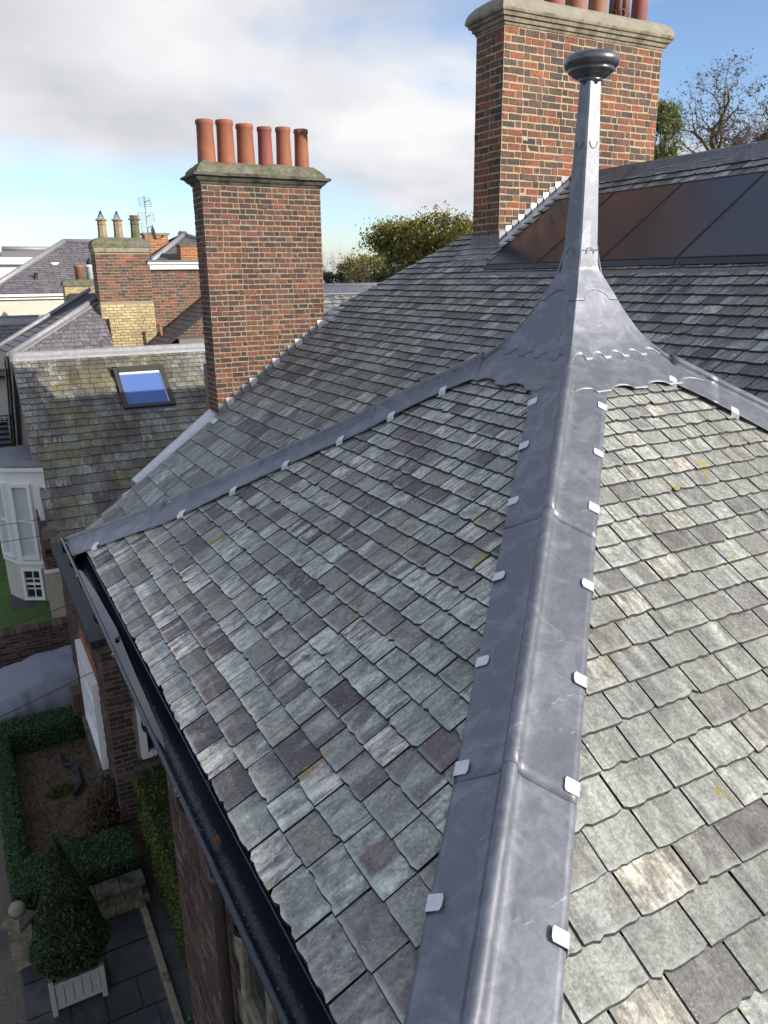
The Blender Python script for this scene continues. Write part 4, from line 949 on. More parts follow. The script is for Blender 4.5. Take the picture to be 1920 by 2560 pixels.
# ================================================================== BUILDINGS BEHIND
# ---- two-tone chimney
MY = 24.0
chM = thing('chimney_stack', (4.6, MY, 6), 'red over yellow brick chimney with three buff pots behind the rooflight wing', 'chimney')
box('mortar_core', (3.85, MY, 4), (5.35, MY+.7, 8.80), MO_L, chM)
lay_bricks(chM, box_faces(3.85, 5.35, MY, MY+.7, 7.44, 8.79, 'fl'), .082, .066, .235, .115, BR_O if False else BR_R, 150, rg=random.Random(51), bond='stretcher')
lay_bricks(chM, box_faces(3.84, 5.36, MY-.02, MY+.7, 5.2, 7.42, 'fl'), .080, .066, .228, .112, BR_Y, 110, rg=random.Random(52), bond='stretcher', above=lambda c: 6.0)
box('render_band', (3.82, MY-.04, 8.79), (5.38, MY+.74, 8.92), STONE, chM, .015)
rings = [cap_ring(3.85, 5.35, MY, MY+.7, 8.92+z, o_, .012) for z, o_ in ((0, .05), (.10, .05), (.18, .01), (.25, -.10), (.28, -.2))]
ring_loft(rings).build('flaunching', STONE_L, chM)
def oct_pot(c, r, h, cowl=True, mat=POTBUFF):
    mb = MB(); mb.lathe([(0, 0), (r, 0), (r*.86, h*.70), (r*.98, h*.72), (r*.98, h*.75), (r*.86, h*.77), (r*.86, h*.90), (r*1.22, h*.93), (r*1.22, h*.97), (r*.95, h), (r*.7, h), (0, h*.9)], c, 8, False); p = mb.build('chimney_pot', mat, chM)
    if cowl:
        mb = MB()
        for k in range(12):
            a = 2*math.pi*k/12; mb.tube([(c[0]+r*.75*math.cos(a), c[1]+r*.75*math.sin(a), c[2]+h), (c[0], c[1], c[2]+h+.24)], .006, 4)
        mb.build('bird_guard', BLACK, p)
    return p
oct_pot((4.18, MY+.32, 9.14), .135, .56); oct_pot((4.62, MY+.32, 9.14), .135, .56)
p = oct_pot((5.10, MY+.32, 9.14), .14, .60, False, STONE_L); mb = MB(); mb.lathe([(.10, 0), (.11, .02), (.145, .07), (.10, .08)], (5.10, MY+.32, 9.74), 16); mb.build('pot_rim', TC1, p)
# ---- brick house beside it
hb = thing('brick_house', (6.2, 24.5, 0), 'red brick house wall with white cornice beside the two tone chimney', 'house')
box('wall', (5.36, 24.15, 0), (8.2, 31, 8.32), MO_L, hb)
lay_bricks(hb, [((5.36, 24.15, 6.2), (1, 0, 0), (0, -1, 0), 1.7, 5.9, 8.32)], .082, .066, .235, .115, BR_R, 150, rg=random.Random(55))
mb = MB(); mb.box((5.32, 24.02, 8.32), (8.3, 24.2, 8.46)); mb.box((5.28, 23.95, 8.462), (8.3, 24.2, 8.52)); mb.build('cornice', WHITE, hb)
box('parapet_cap', (5.28, 23.93, 8.522), (8.3, 24.3, 8.58), LEAD_BLACK, hb)
def hip_roof(parent, x0, x1, y0, y1, z0, h, ins, mat_lead=LEAD_OLD, e=.18, lim=0, seed=1, mat=SL_FAR, rise=None):
    """hipped roof: front slope with built slates, side slopes as sheets"""
    yr = (y0+y1)/2; m_ = h/(yr-y0); ey, ez, c = slope_axes(m_)
    mb = MB(); A, B, Cc, D = Vector((x0, y0, z0)), Vector((x1, y0, z0)), Vector((x1-ins, yr, z0+h)), Vector((x0+ins, yr, z0+h)); E_, F_ = Vector((x0, y1, z0)), Vector((x1, y1, z0))
    mb.add([A, B, Cc, D, E_, F_], [(0, 1, 2, 3), (4, 0, 3), (1, 5, 2), (5, 4, 3, 2)]); rs = mb.build('roof_slope', mat, parent)
    Lr = (yr-y0)/c; k = ins/Lr
    sl_ = flat_slates(A, Vector((1, 0, 0)), ey, ez, x1-x0, Lr, e, e*.85, random.Random(seed), (1.2, 1.6), .010, .006, clipf=lambda a, b: min(a - b*k, (x1-x0) - a - b*k))
    slate_field(sl_, rs, mat, lim)
    mb = MB()
    for a, b in ((A, D), (B, Cc), (D, Cc)): mb.tube([a + Vector((0, 0, .03)), b + Vector((0, 0, .03))], .09, 6)
    mb.build('hip_flashing', mat_lead, parent)
    return rs
hip_roof(hb, 5.6, 9.2, 24.8, 30.8, 8.55, .95, 1.9, seed=4, e=.15)
c1 = thing('chimney_stack', (6.3, 27, 9), 'small brick chimney stub with flat cap by the television aerial', 'chimney')
box('mortar_core', (5.95, 27.0, 7.5), (6.7, 27.5, 9.44), MO_R, c1); lay_bricks(c1, box_faces(5.95, 6.7, 27.0, 27.5, 8.6, 9.42, 'fl'), .082, .066, .22, .11, BR_O, 60, rg=random.Random(60)); box('cap', (5.9, 26.95, 9.44), (6.76, 27.55, 9.50), STONE, c1)
c2 = thing('chimney_stack', (7.2, 24.6, 8.5), 'orange brick chimney stub on the parapet of the brick house', 'chimney')
box('mortar_core', (6.42, 24.5, 8.2), (6.98, 24.95, 9.0), MO_R, c2); lay_bricks(c2, box_faces(6.42, 6.98, 24.5, 24.95, 8.55, 8.99, 'fl'), .076, .062, .22, .11, BR_O, 40, rg=random.Random(61)); box('cap', (6.39, 24.46, 9.0), (7.1, 25.0, 9.04), STONE_L, c2)
ae = thing('television_aerial', (5.45, 24.3, 8.6), 'tall television aerial mast with satellite dish behind the buff pots', 'aerial')
mb = MB(); mb.tube([(5.47, 24.3, 8.6), (5.44, 24.3, 10.35)], .018, 6); mb.build('mast', plain('galvanised', (.35, .36, .38), .5, .6), ae)
for z0, hw in ((10.15, .16), (9.75, .22), (9.45, .17)):
    mb = MB(); mb.tube([(5.45-.05, 24.15, z0+.02), (5.45+.16, 24.45, z0+.09)], .008, 4)
    for k in range(5): mb.tube([(5.45-hw, 24.2+.05*k, z0-.09+.06*k), (5.45+hw, 24.2+.05*k, z0-.09+.06*k)], .006, 4)
    mb.tube([(5.45-hw, 24.2, z0-.09), (5.45-hw, 24.4, z0+.15)], .006, 4); mb.tube([(5.45+hw, 24.2, z0-.09), (5.45+hw, 24.4, z0+.15)], .006, 4); mb.build('aerial_array', BLACK, ae)
mb = MB(); mb.lathe([(0, 0), (.10, .012), (.17, .04), (.20, .065), (.195, .07), (.16, .05), (0, .02)], (0, 0, 0), 20); d = mb.build('dish', LEAD_OLD, ae); d.matrix_basis = Matrix.Translation((5.56, 24.28, 9.33)) @ Matrix.Rotation(R(80), 4, 'Y')
mb = MB(); mb.tube([(5.56, 24.28, 9.20), (5.78, 24.25, 9.18), (5.84, 24.25, 9.24)], .010, 5); mb.tube([(5.82, 24.25, 9.22), (5.88, 24.25, 9.28)], .025, 6); mb.build('dish_arm', BLACK, ae)
# ---- dark slate slope in front of the brick house
ds = thing('slate_outbuilding', (6, 23, 0), 'dark streaked slate slope between the wing ridge and the left chimney', 'roof')
y0s, y1s = 22.3, 23.9
mb = MB(); f_ = lambda x: 5.95 + (x-4.75)*.72
mb.prism([(4.6, y0s, f_(4.6)), (8.5, y0s, f_(8.5)), (8.5, y1s, f_(8.5)), (4.6, y1s, f_(4.6))], (0, 0, -.08)); so = mb.build('roof_slope', SL_BASE, ds)
c_ = 1/math.hypot(1, .72)
slate_field(flat_slates(Vector((4.6, y1s, f_(4.6))), Vector((0, -1, 0)), Vector((c_, 0, c_*.72)), Vector((-c_*.72, 0, c_)), y1s-y0s, 3.9/c_, .2, .17, random.Random(66)), so, SL_FAR, 60)
box('wall', (5.6, y0s+.05, 0), (8.5, y1s-.05, 6.4), MO_W, ds)
mb = MB(); mb.tube([(5.36, 23.4, 6.35), (5.34, 23.4, 6.75)], .045, 10); mb.lathe([(.06, 0), (.07, .02), (.05, .06), (0, .07)], (5.34, 23.4, 6.74), 10); mb.build('vent_pipe', TC3, ds)
# ---- hipped roof at left, behind the wing ridge
hr = thing('hipped_slate_roof', (3, 23.5, 0), 'sunlit purple slate hipped roof with pale lead hip at the left', 'roof')
m_ = .80; ey, ez, c_ = slope_axes(m_)
A = Vector((1.30, 22.98, 6.17)); Bp = Vector((4.15, 24.80, 7.62))
mb = MB(); mb.add([A, (3.9, 22.98, 6.17), (3.9, 24.8, 7.62), Bp, (1.30, 22.98, 5.9), (4, 22.98, 5.9)], [(0, 1, 2, 3)]); rs = mb.build('roof_slope', SL_BASE, hr)
kk = (Bp.x-A.x)/(Bp.y-A.y)*c_
slate_field(flat_slates(A, Vector((1, 0, 0)), ey, ez, 2.62, 1.82/c_, .17, .15, random.Random(71), (1.2, 1.7), clipf=lambda a, b: a - b*kk), rs, SL_FAR, 120)
# shaded side slope and its far lead edge
D1 = Vector((1.05, 24.9, 6.20)); D2 = D1 + (Bp-A)
mb = MB(); mb.add([A, Bp, D2, D1], [(0, 1, 2, 3)]); s2 = mb.build('roof_slope', SL_BASE, hr)
ex2 = (A-D1).normalized(); up2 = (Bp-A); up2 = (up2 - ex2*up2.dot(ex2)).normalized(); nz2 = ex2.cross(up2)
if nz2.z < 0: nz2 = -nz2
sh = (Bp-A).dot(ex2)/(Bp-A).dot(up2)
slate_field(flat_slates(D1, ex2, up2, nz2, (A-D1).length+abs(sh)*4, (Bp-A).dot(up2), .26, .24, random.Random(72), (.9, 1.3), clipf=lambda a, b: min(a - b*sh, (A-D1).length + b*sh - a)), s2, SL_FAR, 60)
mb = MB()
for a, b, r in ((A, Bp, .085), (D1, D2, .07)):
    d = (b-a); mb.tube([a - d*.05 + Vector((0, 0, .05)), b + d*.1 + Vector((0, 0, .05))], r, 6)
    pr_ = Vector((d.y, -d.x, 0)).normalized()*.17
    mb.prism([a-pr_+Vector((0, 0, .03)), a+pr_*.9+Vector((0, 0, -.04)), b+pr_*.9+Vector((0, 0, -.04)), b-pr_+Vector((0, 0, .03))], (0, 0, .03))
mb.build('hip_flashing', LEAD_OLD, hr)
box('wall', (1.35, 23.1, 0), (5, 27, 6.0), MO_W, hr)
# ---- lower slate roof at far left edge with lead ridge
lr = thing('slate_outbuilding', (0, 27, 0), 'low grey slate roof with level lead ridge at the left picture edge', 'roof')
P1 = survey(0, 800, 1, 29.0); zr = P1.z
ey, ez, c_ = slope_axes(.8); L_ = 2.6
o_ = Vector((-3, 29.0 - L_*c_, zr - L_*c_*.8))
xr = survey(128, 793, 1, 29.0).x
mb = MB(); mb.prism([o_, Vector((xr, o_.y, o_.z)), Vector((xr, 29.0, zr)), Vector((-3, 29.0, zr))], (0, 0, -.06)); so = mb.build('roof_slope', SL_BASE, lr)
slate_field(flat_slates(o_, Vector((1, 0, 0)), ey, ez, xr+3, L_, .2, .17, random.Random(74), (1.2, 1.7)), so, SL_FAR, 60)
mb = MB(); mb.prism([(-3, 28.75, zr-.16), (xr+.1, 28.75, zr-.16), (xr+.1, 29.05, zr+.05), (-3, 29.05, zr+.05)], (0, 0, .04)); mb.tube([(-3, 29.05, zr+.08), (xr+.1, 29.05, zr+.08)], .05, 8); mb.build('ridge_flashing', LEAD_OLD, lr)
box('wall', (-3, 27.4, 0), (xr-.2, 31, zr-1.7), CREAM, lr)
# ---- big pale house
bh = thing('stucco_house', (4, 38, 0), 'pale stucco house with large hipped slate roof at the left horizon', 'house')
box('wall', (-6, 38.0, 0), (9, 47, 7.42), CREAM, bh)
mb = MB(); mb.box((-6.3, 37.7, 7.42), (9.3, 37.98, 7.52)); mb.box((-6.2, 37.85, 7.30), (9.2, 38.0, 7.418)); mb.build('gutter', WHITE, bh)
hy0, hyr = 37.75, 42.2; hz0 = 7.53
rpk = survey(160, 607, 1, hyr); rpr = survey(330, 607, 1, hyr); lft = survey(0, 708, 1, 38.6)
hm = (rpk.z-hz0)/(hyr-hy0); ey, ez, c_ = slope_axes(hm)
xl = lft.x - (lft.y-hy0)*((rpk.x-lft.x)/(hyr-lft.y))
Aq = Vector((xl, hy0, hz0)); mb = MB(); mb.add([Aq, (11, hy0, hz0), (11, hyr, rpk.z), (rpk.x, hyr, rpk.z), (xl, 2*hyr-hy0, hz0)], [(0, 1, 2, 3), (4, 0, 3)]); rs = mb.build('roof_slope', SL_FAR, bh)
kk = (rpk.x-xl)/(hyr-hy0)*c_
slate_field(flat_slates(Aq, Vector((1, 0, 0)), ey, ez, 8.5, (hyr-hy0)/c_, .21, .20, random.Random(75), (1.3, 1.7), .012, clipf=lambda a, b: a - b*kk), rs, SL_FAR, 0)
mb = MB(); mb.tube([Aq + Vector((0, 0, .06)), Vector((rpk.x, hyr, rpk.z+.06))], .13, 6); mb.tube([(rpk.x, hyr, rpk.z+.06), (11, hyr, rpk.z+.06)], .12, 6); mb.build('hip_flashing', LEAD_OLD, bh)
pa = survey(82, 697, 1, 39.2); pb = survey(200, 693, 1, 39.2)
box('parapet', (pa.x, 39.2, pa.z-.75), (pb.x, 39.9, pa.z), BR_Y, bh); box('parapet_cap', (pa.x-.05, 39.15, pa.z), (pb.x+.05, 39.95, pa.z+.05), STONE_D, bh)
mb = MB(); q = survey(92, 720, 1, 38.9); q2 = survey(89, 682, 1, 38.9); mb.tube([q, q2], .08, 8); mb.build('soil_pipe', BLACK, bh)
mb = MB(); q = survey(140, 690, 1, 40.3); mb.lathe([(0, 0), (.13, 0), (.15, .35), (.2, .42), (.2, .6), (0, .6)], q, 12); mb.build('roof_vent', WHITE, bh)
sc2 = thing('chimney_stack', (4, 33, 7), 'low yellow brick chimney with two pots in front of the pale house', 'chimney')
qa = survey(160, 712, 1, 33.0); qb = survey(252, 712, 1, 33.0)
box('mortar_core', (qa.x, 33, 5), (qb.x, 33.6, qa.z-.02), MO_L, sc2); lay_bricks(sc2, box_faces(qa.x, qb.x, 33, 33.6, qa.z-.9, qa.z-.03, 'fl'), .08, .066, .225, .11, BR_Y, 60, rg=random.Random(77), bond='stretcher')
rings = [cap_ring(qa.x, qb.x, 33, 33.6, qa.z-.05+z, o_, .012) for z, o_ in ((0, .06), (.12, .05), (.2, -.02), (.24, -.12))]
ring_loft(rings).build('flaunching', STONE_L, sc2)
for px_, mt, tp in ((201, TC3, True), (229, RENDER_W, False)):
    q = survey(px_, 707, 1, 33.3); mb = MB(); mb.lathe([(0, 0), (.16, 0), (.15, .5), (.19, .53), (.19, .6), (.15, .62), (0, .6)], (q.x, 33.3, qa.z+.12), 14); pp = mb.build('chimney_pot', mt, sc2)
    if not tp:
        mb = MB(); mb.lathe([(.13, 0), (.12, .1), (.0, .28)], (q.x, 33.3, qa.z+.74), 10); mb.build('cowl', BLACK, pp)
# ---- white dormer / building further left
fh = thing('slate_house', (3, 55, 0), 'distant slate roof over a white cornice at the far left', 'house')
a, b = survey(0, 661, 1, 55), survey(120, 661, 1, 55)
box('wall', (-8, 55, 0), (b.x+2, 62, a.z), RENDER_W, fh); box('cornice', (-8, 54.6, a.z), (b.x+1, 55.02, a.z+.4), WHITE, fh)
t_ = survey(5, 626, 1, 57.5)
mb = MB(); mb.add([(t_.x-.3, 54.8, a.z+.4), (b.x+1.2, 54.8, a.z+.4), (b.x+.6, 57.5, t_.z), (t_.x, 57.5, t_.z), (t_.x-.3, 61, a.z+.4), (b.x+1.2, 61, a.z+.4)], [(0, 1, 2, 3), (4, 0, 3), (5, 4, 3, 2), (1, 5, 2)]); rs = mb.build('roof_slope', SL_FAR, fh)
mb = MB(); mb.tube([(t_.x, 57.5, t_.z+.1), (b.x+.6, 57.5, t_.z+.1)], .15, 6); mb.build('ridge_flashing', LEAD_OLD, fh)
# ---- white rendered house with iron balcony, left of the gable
wh = thing('rendered_house', (0, 29, 0), 'white rendered wall with black iron balcony beside the gable', 'house')
box('wall', (-4, 27.2, 0), (1.5, 30.5, 6.1), RENDER_W, wh)
box('coping', (-4, 27.1, 6.1), (1.4, 27.5, 6.22), STONE, wh)
bzp = survey(10, 1062, 1, 26.2)
mb = MB()
for k in range(22): mb.tube([(-1.6+.14*k, 26.2, bzp.z), (-1.6+.14*k, 26.2, bzp.z+.28)], .010, 4)
for z in (0, .14, .28): mb.tube([(-1.7, 26.2, bzp.z+z), (1.5, 26.2, bzp.z+z)], .016, 5)
for k in range(16): mb.tube([(-1.5+.2*k + .07*math.cos(b), 26.19, bzp.z+.14+.07*math.sin(b)) for b in [2*math.pi*j/8 for j in range(9)]], .010, 4)
mb.build('balcony_rail', BLACK, wh)
cn = MB(); cn.prism([(-4, 24.6, bzp.z-1.05), (1.05, 24.6, bzp.z-1.05), (1.05, 26.25, bzp.z-.02), (-4, 26.25, bzp.z-.02)], (0, 0, .05)); cno = cn.build('canopy', LEAD, wh)
for k in range(9):
    f = k/8; y = fr(24.6, 26.2, f); z = fr(bzp.z-1.0, bzp.z+.03, f); m = MB(); m.tube([(-4, y, z+.02), (1.05, y, z+.02)], .035, 6); m.build('canopy_roll', LEAD_BLACK if f > .4 else LEAD, cno)

# ================================================================== GROUND
def sheet(name, pts, z, mat):
    mb = MB(); mb.add([(x, y, z) for x, y in pts], [tuple(range(len(pts)))]); return struct(mb.build(name, mat))
sheet('ground', [(-900, -900), (900, -900), (900, 900), (-900, 900)], -.012, EARTH)
sheet('gravel_yard', [(-12, 4), (1.2, 4), (6, 14.7), (6, 17.0), (-12, 17.0)], -.006, GRAVEL)
sheet('planting_bed', [(-.45, 9.2), (1.9, 9.2), (1.9, 14.5), (-.45, 14.5)], .0, SOIL)
lw = MB(); lw.box((-12, 17.05, 0), (12, 40, .86)); lawn = struct(lw.build('lawn', GRASSM))
gw = thing('brick_garden_wall', (0, 16.9, 0), 'low dark brick retaining wall along the lawn edge', 'wall')
box('mortar_core', (-8, 16.78, 0), (1.9, 17.04, .84), MO_W, gw)
lay_bricks(gw, [((-2.2, 16.78, 0), (1, 0, 0), (0, -1, 0), 4.0, .0, .83)], .075, .06, .225, .112, BR_W, 120, rg=random.Random(81), proud=.005)
for k in range(34):
    x = -2.0 + .117*k; box('coping_brick', (x, 16.74, .845), (x+.107, 17.08, .93), BR_W, gw, .006)
box('path_patch', (.25, 18.2, .80), (.75, 19.6, .864), plain('tarmac_patch', (.06, .06, .06), .9), lawn)
# paved terrace
terr = sheet('terrace', [(-.45, 4.5), (1.12, 4.5), (1.12, 8.85), (-.45, 8.85)], .004, plain('joint_mortar', (.10, .092, .075), .95, 0, .4, 30, .5))
rg = random.Random(12); y = 8.82; flagm = []
while y > 4.8:
    d = rg.uniform(.42, .6); x = -.44
    while x < 1.06:
        wd = min(rg.uniform(.35, .62), 1.08-x)
        if 1.08 - x - wd < .15: wd = 1.08 - x
        mb = MB(); mb.prism([(x+.012, y-d+.012, .0), (x+wd-.012, y-d+.012+rg.uniform(-.006, .006), .0), (x+wd-.012, y-.012, .0), (x+.012, y-.012, .0)], (0, 0, .03+rg.uniform(0, .006))); mb.build('flagstone', FLAG, terr)
        x += wd
    y -= d
# stone kerb and trough
kb = thing('stone_kerb', (1.05, 7, 0), 'long pale stone kerb along the terrace beside the clipped hedge', 'kerb')
for k in range(6): box('kerb_stone', (1.02, 4.6+.74*k, 0), (1.10, 5.335+.74*k, .16), STONE if k % 2 else CEMENT, kb, .012)
box('trough_floor', (1.10, 4.6, 0), (1.45, 9.0, .05), FLAG, kb)
lwl = thing('stone_wall', (.9, 8.9, 0), 'low coursed stone wall with dark coping behind the potted yew', 'wall')
for r_ in range(2):
    for k in range(4):
        x = .30 + .22*k - .08*r_; box('stone', (x, 8.86, .02+.17*r_), (x+.212, 9.06, .185+.17*r_), STONE, lwl, .01)
for k in range(3): box('coping', (.22+.31*k, 8.80, .365), (.525+.31*k, 9.10, .43), STONE_D, lwl, .012)
pr_ = thing('gate_pier', (-.36, 8.75, 0), 'small stone gate pier topped with a ball at lower left', 'pier')
for k in range(4): box('stone', (-.50, 8.58, .15*k), (-.24, 8.84, .15*k+.143), STONE, pr_, .012)
mb = MB(); mb.lathe([(.0, 0), (.21, 0), (.21, .05), (.12, .12), (.07, .12), (.05, .13), (.0, .13)], (-.37, 8.71, .60), 4, False); mb.build('cap', STONE_L, pr_)
mb = MB(); mb.lathe([(0.002, -.12)] + [(.12*math.sin(math.pi*k/12), -.12*math.cos(math.pi*k/12)) for k in range(1, 12)] + [(.002, .12)], (0, 0, 0), 20); mb.v = [(-.37+x*.8, 8.71+y*.8, .79+z*.8) for x, y, z in mb.v]; mb.build('ball', STONE, pr_)

# ================================================================== PLANTS
def leaves(mb, c, n, spread, size, rg, shape=None):
    for _ in range(n):
        p = Vector(c) + Vector((rg.gauss(0, spread[0]), rg.gauss(0, spread[1]), rg.gauss(0, spread[2])))
        leaf(mb, p, size*rg.uniform(.6, 1.3), rg)
def leaf(mb, p, s, rg, nrm=None):
    a = Vector((rg.uniform(-1, 1), rg.uniform(-1, 1), rg.uniform(-1, 1))).normalized()
    if nrm is not None: a = (a*.9 + nrm*.0).normalized()
    b = a.orthogonal().normalized(); ang = rg.uniform(0, 6.28); b = (Matrix.Rotation(ang, 3, a) @ b); c = a.cross(b)
    mb.add([p - b*s, p + c*s*.45, p + b*s, p - c*s*.45], [(0, 1, 2, 3)])
def hedge(name, label, a, b, mat, n, size, rg, grp=None):
    t_ = thing(name, ((a[0]+b[0])/2, (a[1]+b[1])/2, a[2]), label, 'hedge', grp)
    mb = MB(); i = .05; mb.box((a[0]+i, a[1]+i, a[2]), (b[0]-i, b[1]-i, b[2]-i)); mb.build('core', LF_DARK, t_)
    mb = MB(); dx, dy, dz = b[0]-a[0], b[1]-a[1], b[2]-a[2]
    areas = [dx*dy, dy*dz, dy*dz, dx*dz, dx*dz]; tot = sum(areas)
    for _ in range(n):
        r_ = rg.random()*tot; k = 0
        while r_ > areas[k]: r_ -= areas[k]; k += 1
        u, v = rg.random(), rg.random(); dpt = rg.uniform(-.04, .025)
        if k == 0: p = (a[0]+u*dx, a[1]+v*dy, b[2]+dpt)
        elif k == 1: p = (a[0]-dpt, a[1]+u*dy, a[2]+v*dz)
        elif k == 2: p = (b[0]+dpt, a[1]+u*dy, a[2]+v*dz)
        elif k == 3: p = (a[0]+u*dx, a[1]-dpt, a[2]+v*dz)
        else: p = (a[0]+u*dx, b[1]+dpt, a[2]+v*dz)
        p = Vector(p); wv = noise.noise(p*3)*.03
        leaf(mb, p + Vector((wv, wv, wv)), size*rg.uniform(.6, 1.3), rg)
    mb.build('foliage', mat, t_)
rg = random.Random(21)
hedge('box_hedge', 'long narrow box hedge along the left side of the planting bed', (-.44, 9.9, 0), (-.22, 13.9, .42), LF_BOX, 9000, .022, rg, 'box hedges round the bed')
hedge('box_hedge', 'box hedge between the planting bed and the covered car', (-.44, 13.45, 0), (1.05, 13.95, .46), LF_BOX, 9000, .024, rg, 'box hedges round the bed')
hedge('box_hedge', 'box hedge above the low stone wall behind the potted yew', (-.40, 9.15, 0), (1.12, 9.85, .60), LF_BOX, 11000, .022, rg, 'box hedges round the bed')
hedge('clipped_hedge', 'yellow green clipped hedge squeezed against the house wall', (1.32, 6.5, 0), (1.80, 10.0, 1.25), LF_LIME, 14000, .026, rg)
# potted yew
PX, PY = .13, 7.98
pl = thing('wooden_planter', (PX, PY, .03), 'grey painted square wooden planter box with plank sides', 'planter')
hw, z0, z1 = .27, .10, .46
for sx in (-1, 1):
    for sy in (-1, 1): box('leg', (PX+sx*hw-.028, PY+sy*hw-.028, .035), (PX+sx*hw+.028, PY+sy*hw+.028, z1+.02), PLANTER, pl, .004)
for ax in (0, 1):
    for sg in (-1, 1):
        for k in range(5):
            u0, u1 = -hw+.03 + (2*hw-.06)*k/5 + .003, -hw+.03 + (2*hw-.06)*(k+1)/5 - .003
            d0, d1 = sg*hw-.010, sg*hw+.010
            a = (PX+u0, PY+min(d0, d1), z0) if ax == 0 else (PX+min(d0, d1), PY+u0, z0); b = (PX+u1, PY+max(d0, d1), z1) if ax == 0 else (PX+max(d0, d1), PY+u1, z1)
            box('plank', a, b, PLANTER, pl, .003)
        for zz in (z0, z1-.05):
            d0, d1 = sg*hw-.013, sg*hw+.022
            a = (PX-hw+.028, PY+min(d0, d1), zz) if ax == 0 else (PX+min(d0, d1), PY-hw+.028, zz); b = (PX+hw-.028, PY+max(d0, d1), zz+.05) if ax == 0 else (PX+max(d0, d1), PY+hw-.028, zz+.05)
            box('rail', a, b, PLANTER, pl, .003)
box('soil', (PX-hw+.02, PY-hw+.02, z0), (PX+hw-.02, PY+hw-.02, z1-.03), SOIL, pl)
yw = thing('yew_topiary', (PX, PY, z1), 'dark green yew clipped to a cone in the grey planter', 'topiary')
mb = MB(); mb.tube([(PX, PY, z1-.05), (PX, PY, 1.5)], [.03, .01], 8); mb.build('trunk', BARK, yw)
def cone_r(f): return .46*min(1, (f+.03)/.14)**.6*(1-f)**1.0 + .008
mb = MB(); mb.lathe([(max(.004, cone_r(k/14)*.90), 1.74*k/14) for k in range(15)], (PX, PY, z1+.0), 20); mb.build('core', LF_YEW, yw)
mb = MB()
for _ in range(16000):
    f = 1-math.sqrt(rg.random()); a = rg.uniform(0, 2*math.pi); r_ = cone_r(f)*(1+rg.uniform(-.10, .06)) + noise.noise(Vector((math.cos(a)*2, math.sin(a)*2, f*6)))*.02
    leaf(mb, Vector((PX+r_*math.cos(a), PY+r_*math.sin(a), z1+1.74*f)), .024*rg.uniform(.6, 1.3), rg)
mb.build('crown', LF_YEW, yw)
# bed plants
def shrub(name, label, c, r_, h, mat, n, size, twigs=0, tm=BARK):
    t_ = thing(name, c, label, 'shrub'); mb = MB()
    for _ in range(max(3, twigs)):
        a = rg.uniform(0, 6.28); d = rg.uniform(.2, 1)*r_; mb.tube([c, (c[0]+d*.5*math.cos(a), c[1]+d*.5*math.sin(a), c[2]+h*.6), (c[0]+d*math.cos(a+.3), c[1]+d*math.sin(a+.3), c[2]+h*rg.uniform(.7, 1.1))], [.008, .005, .002], 4)
    mb.build('stems', tm, t_); mb = MB()
    for _ in range(n):
        a = rg.uniform(0, 6.28); d = r_*math.sqrt(rg.random()); zz = h*rg.random()*(1-.5*(d/r_)**2)
        leaf(mb, Vector((c[0]+d*math.cos(a), c[1]+d*math.sin(a), c[2]+zz)), size*rg.uniform(.5, 1.4), rg)
    mb.build('foliage', mat, t_)
shrub('dead_shrub', 'withered brown climber heaped against the brick bay corner', (.98, 10.55, 0), .34, 1.05, LF_DRY, 2600, .035, 60)
shrub('dead_shrub', 'brown dried plant lying in the bed in front of the bay', (.78, 10.2, 0), .30, .45, LF_DRY, 1500, .035, 30)
shrub('green_shrub', 'small dark green shrub low in the planting bed', (.45, 10.35, 0), .20, .28, LF_BOX, 900, .03, 6)
shrub('climbing_shrub', 'sparse green climber on the brick bay wall beside the hedge', (1.75, 10.12, 0), .30, 1.7, LF_BOX, 500, .04, 14)
shrub('low_plant', 'pale green tuft in the middle of the bed', (.42, 12.0, 0), .18, .12, LF_LIME, 350, .03, 4)
shrub('trailing_plant', 'grey green trailing plant over the trough edge', (1.22, 6.7, .05), .16, .22, LF_BOX, 300, .035, 8)
mb = MB()
for _ in range(2600):
    x, y = rg.uniform(-.2, 1.0), rg.uniform(9.95, 13.6); leaf(mb, Vector((x, y, .012+rg.random()*.02)), .018*rg.uniform(.5, 1.6), rg)
tag(mb.build('leaf_litter', LF_DRY), 'brown leaf litter scattered over the planting bed', 'litter', kind='stuff')
def strip(name, label, pts, wd):
    mb = MB(); rows = []
    for i, (x, y) in enumerate(pts):
        rows.append([(x-wd*rg.uniform(.5, 1), y, .03+.03*rg.random()), (x, y+.02, .06+.04*rg.random()), (x+wd*rg.uniform(.5, 1), y, .03+.03*rg.random())])
    mb.grid(rows, False); tag(mb.build(name, PLASTIC, None, 0, .004), label, 'plastic sheet')
strip('plastic_strip', 'torn black plastic strip lying across the bed near the bay', [(.55, 13.0), (.58, 12.7), (.66, 12.55), (.75, 12.45), (.76, 12.2), (.74, 11.95), (.66, 11.8), (.58, 11.7)], .05)
strip('plastic_strip', 'small scrap of black plastic near the left hedge', [(.14, 10.65), (.12, 10.5), (.06, 10.42)], .035)
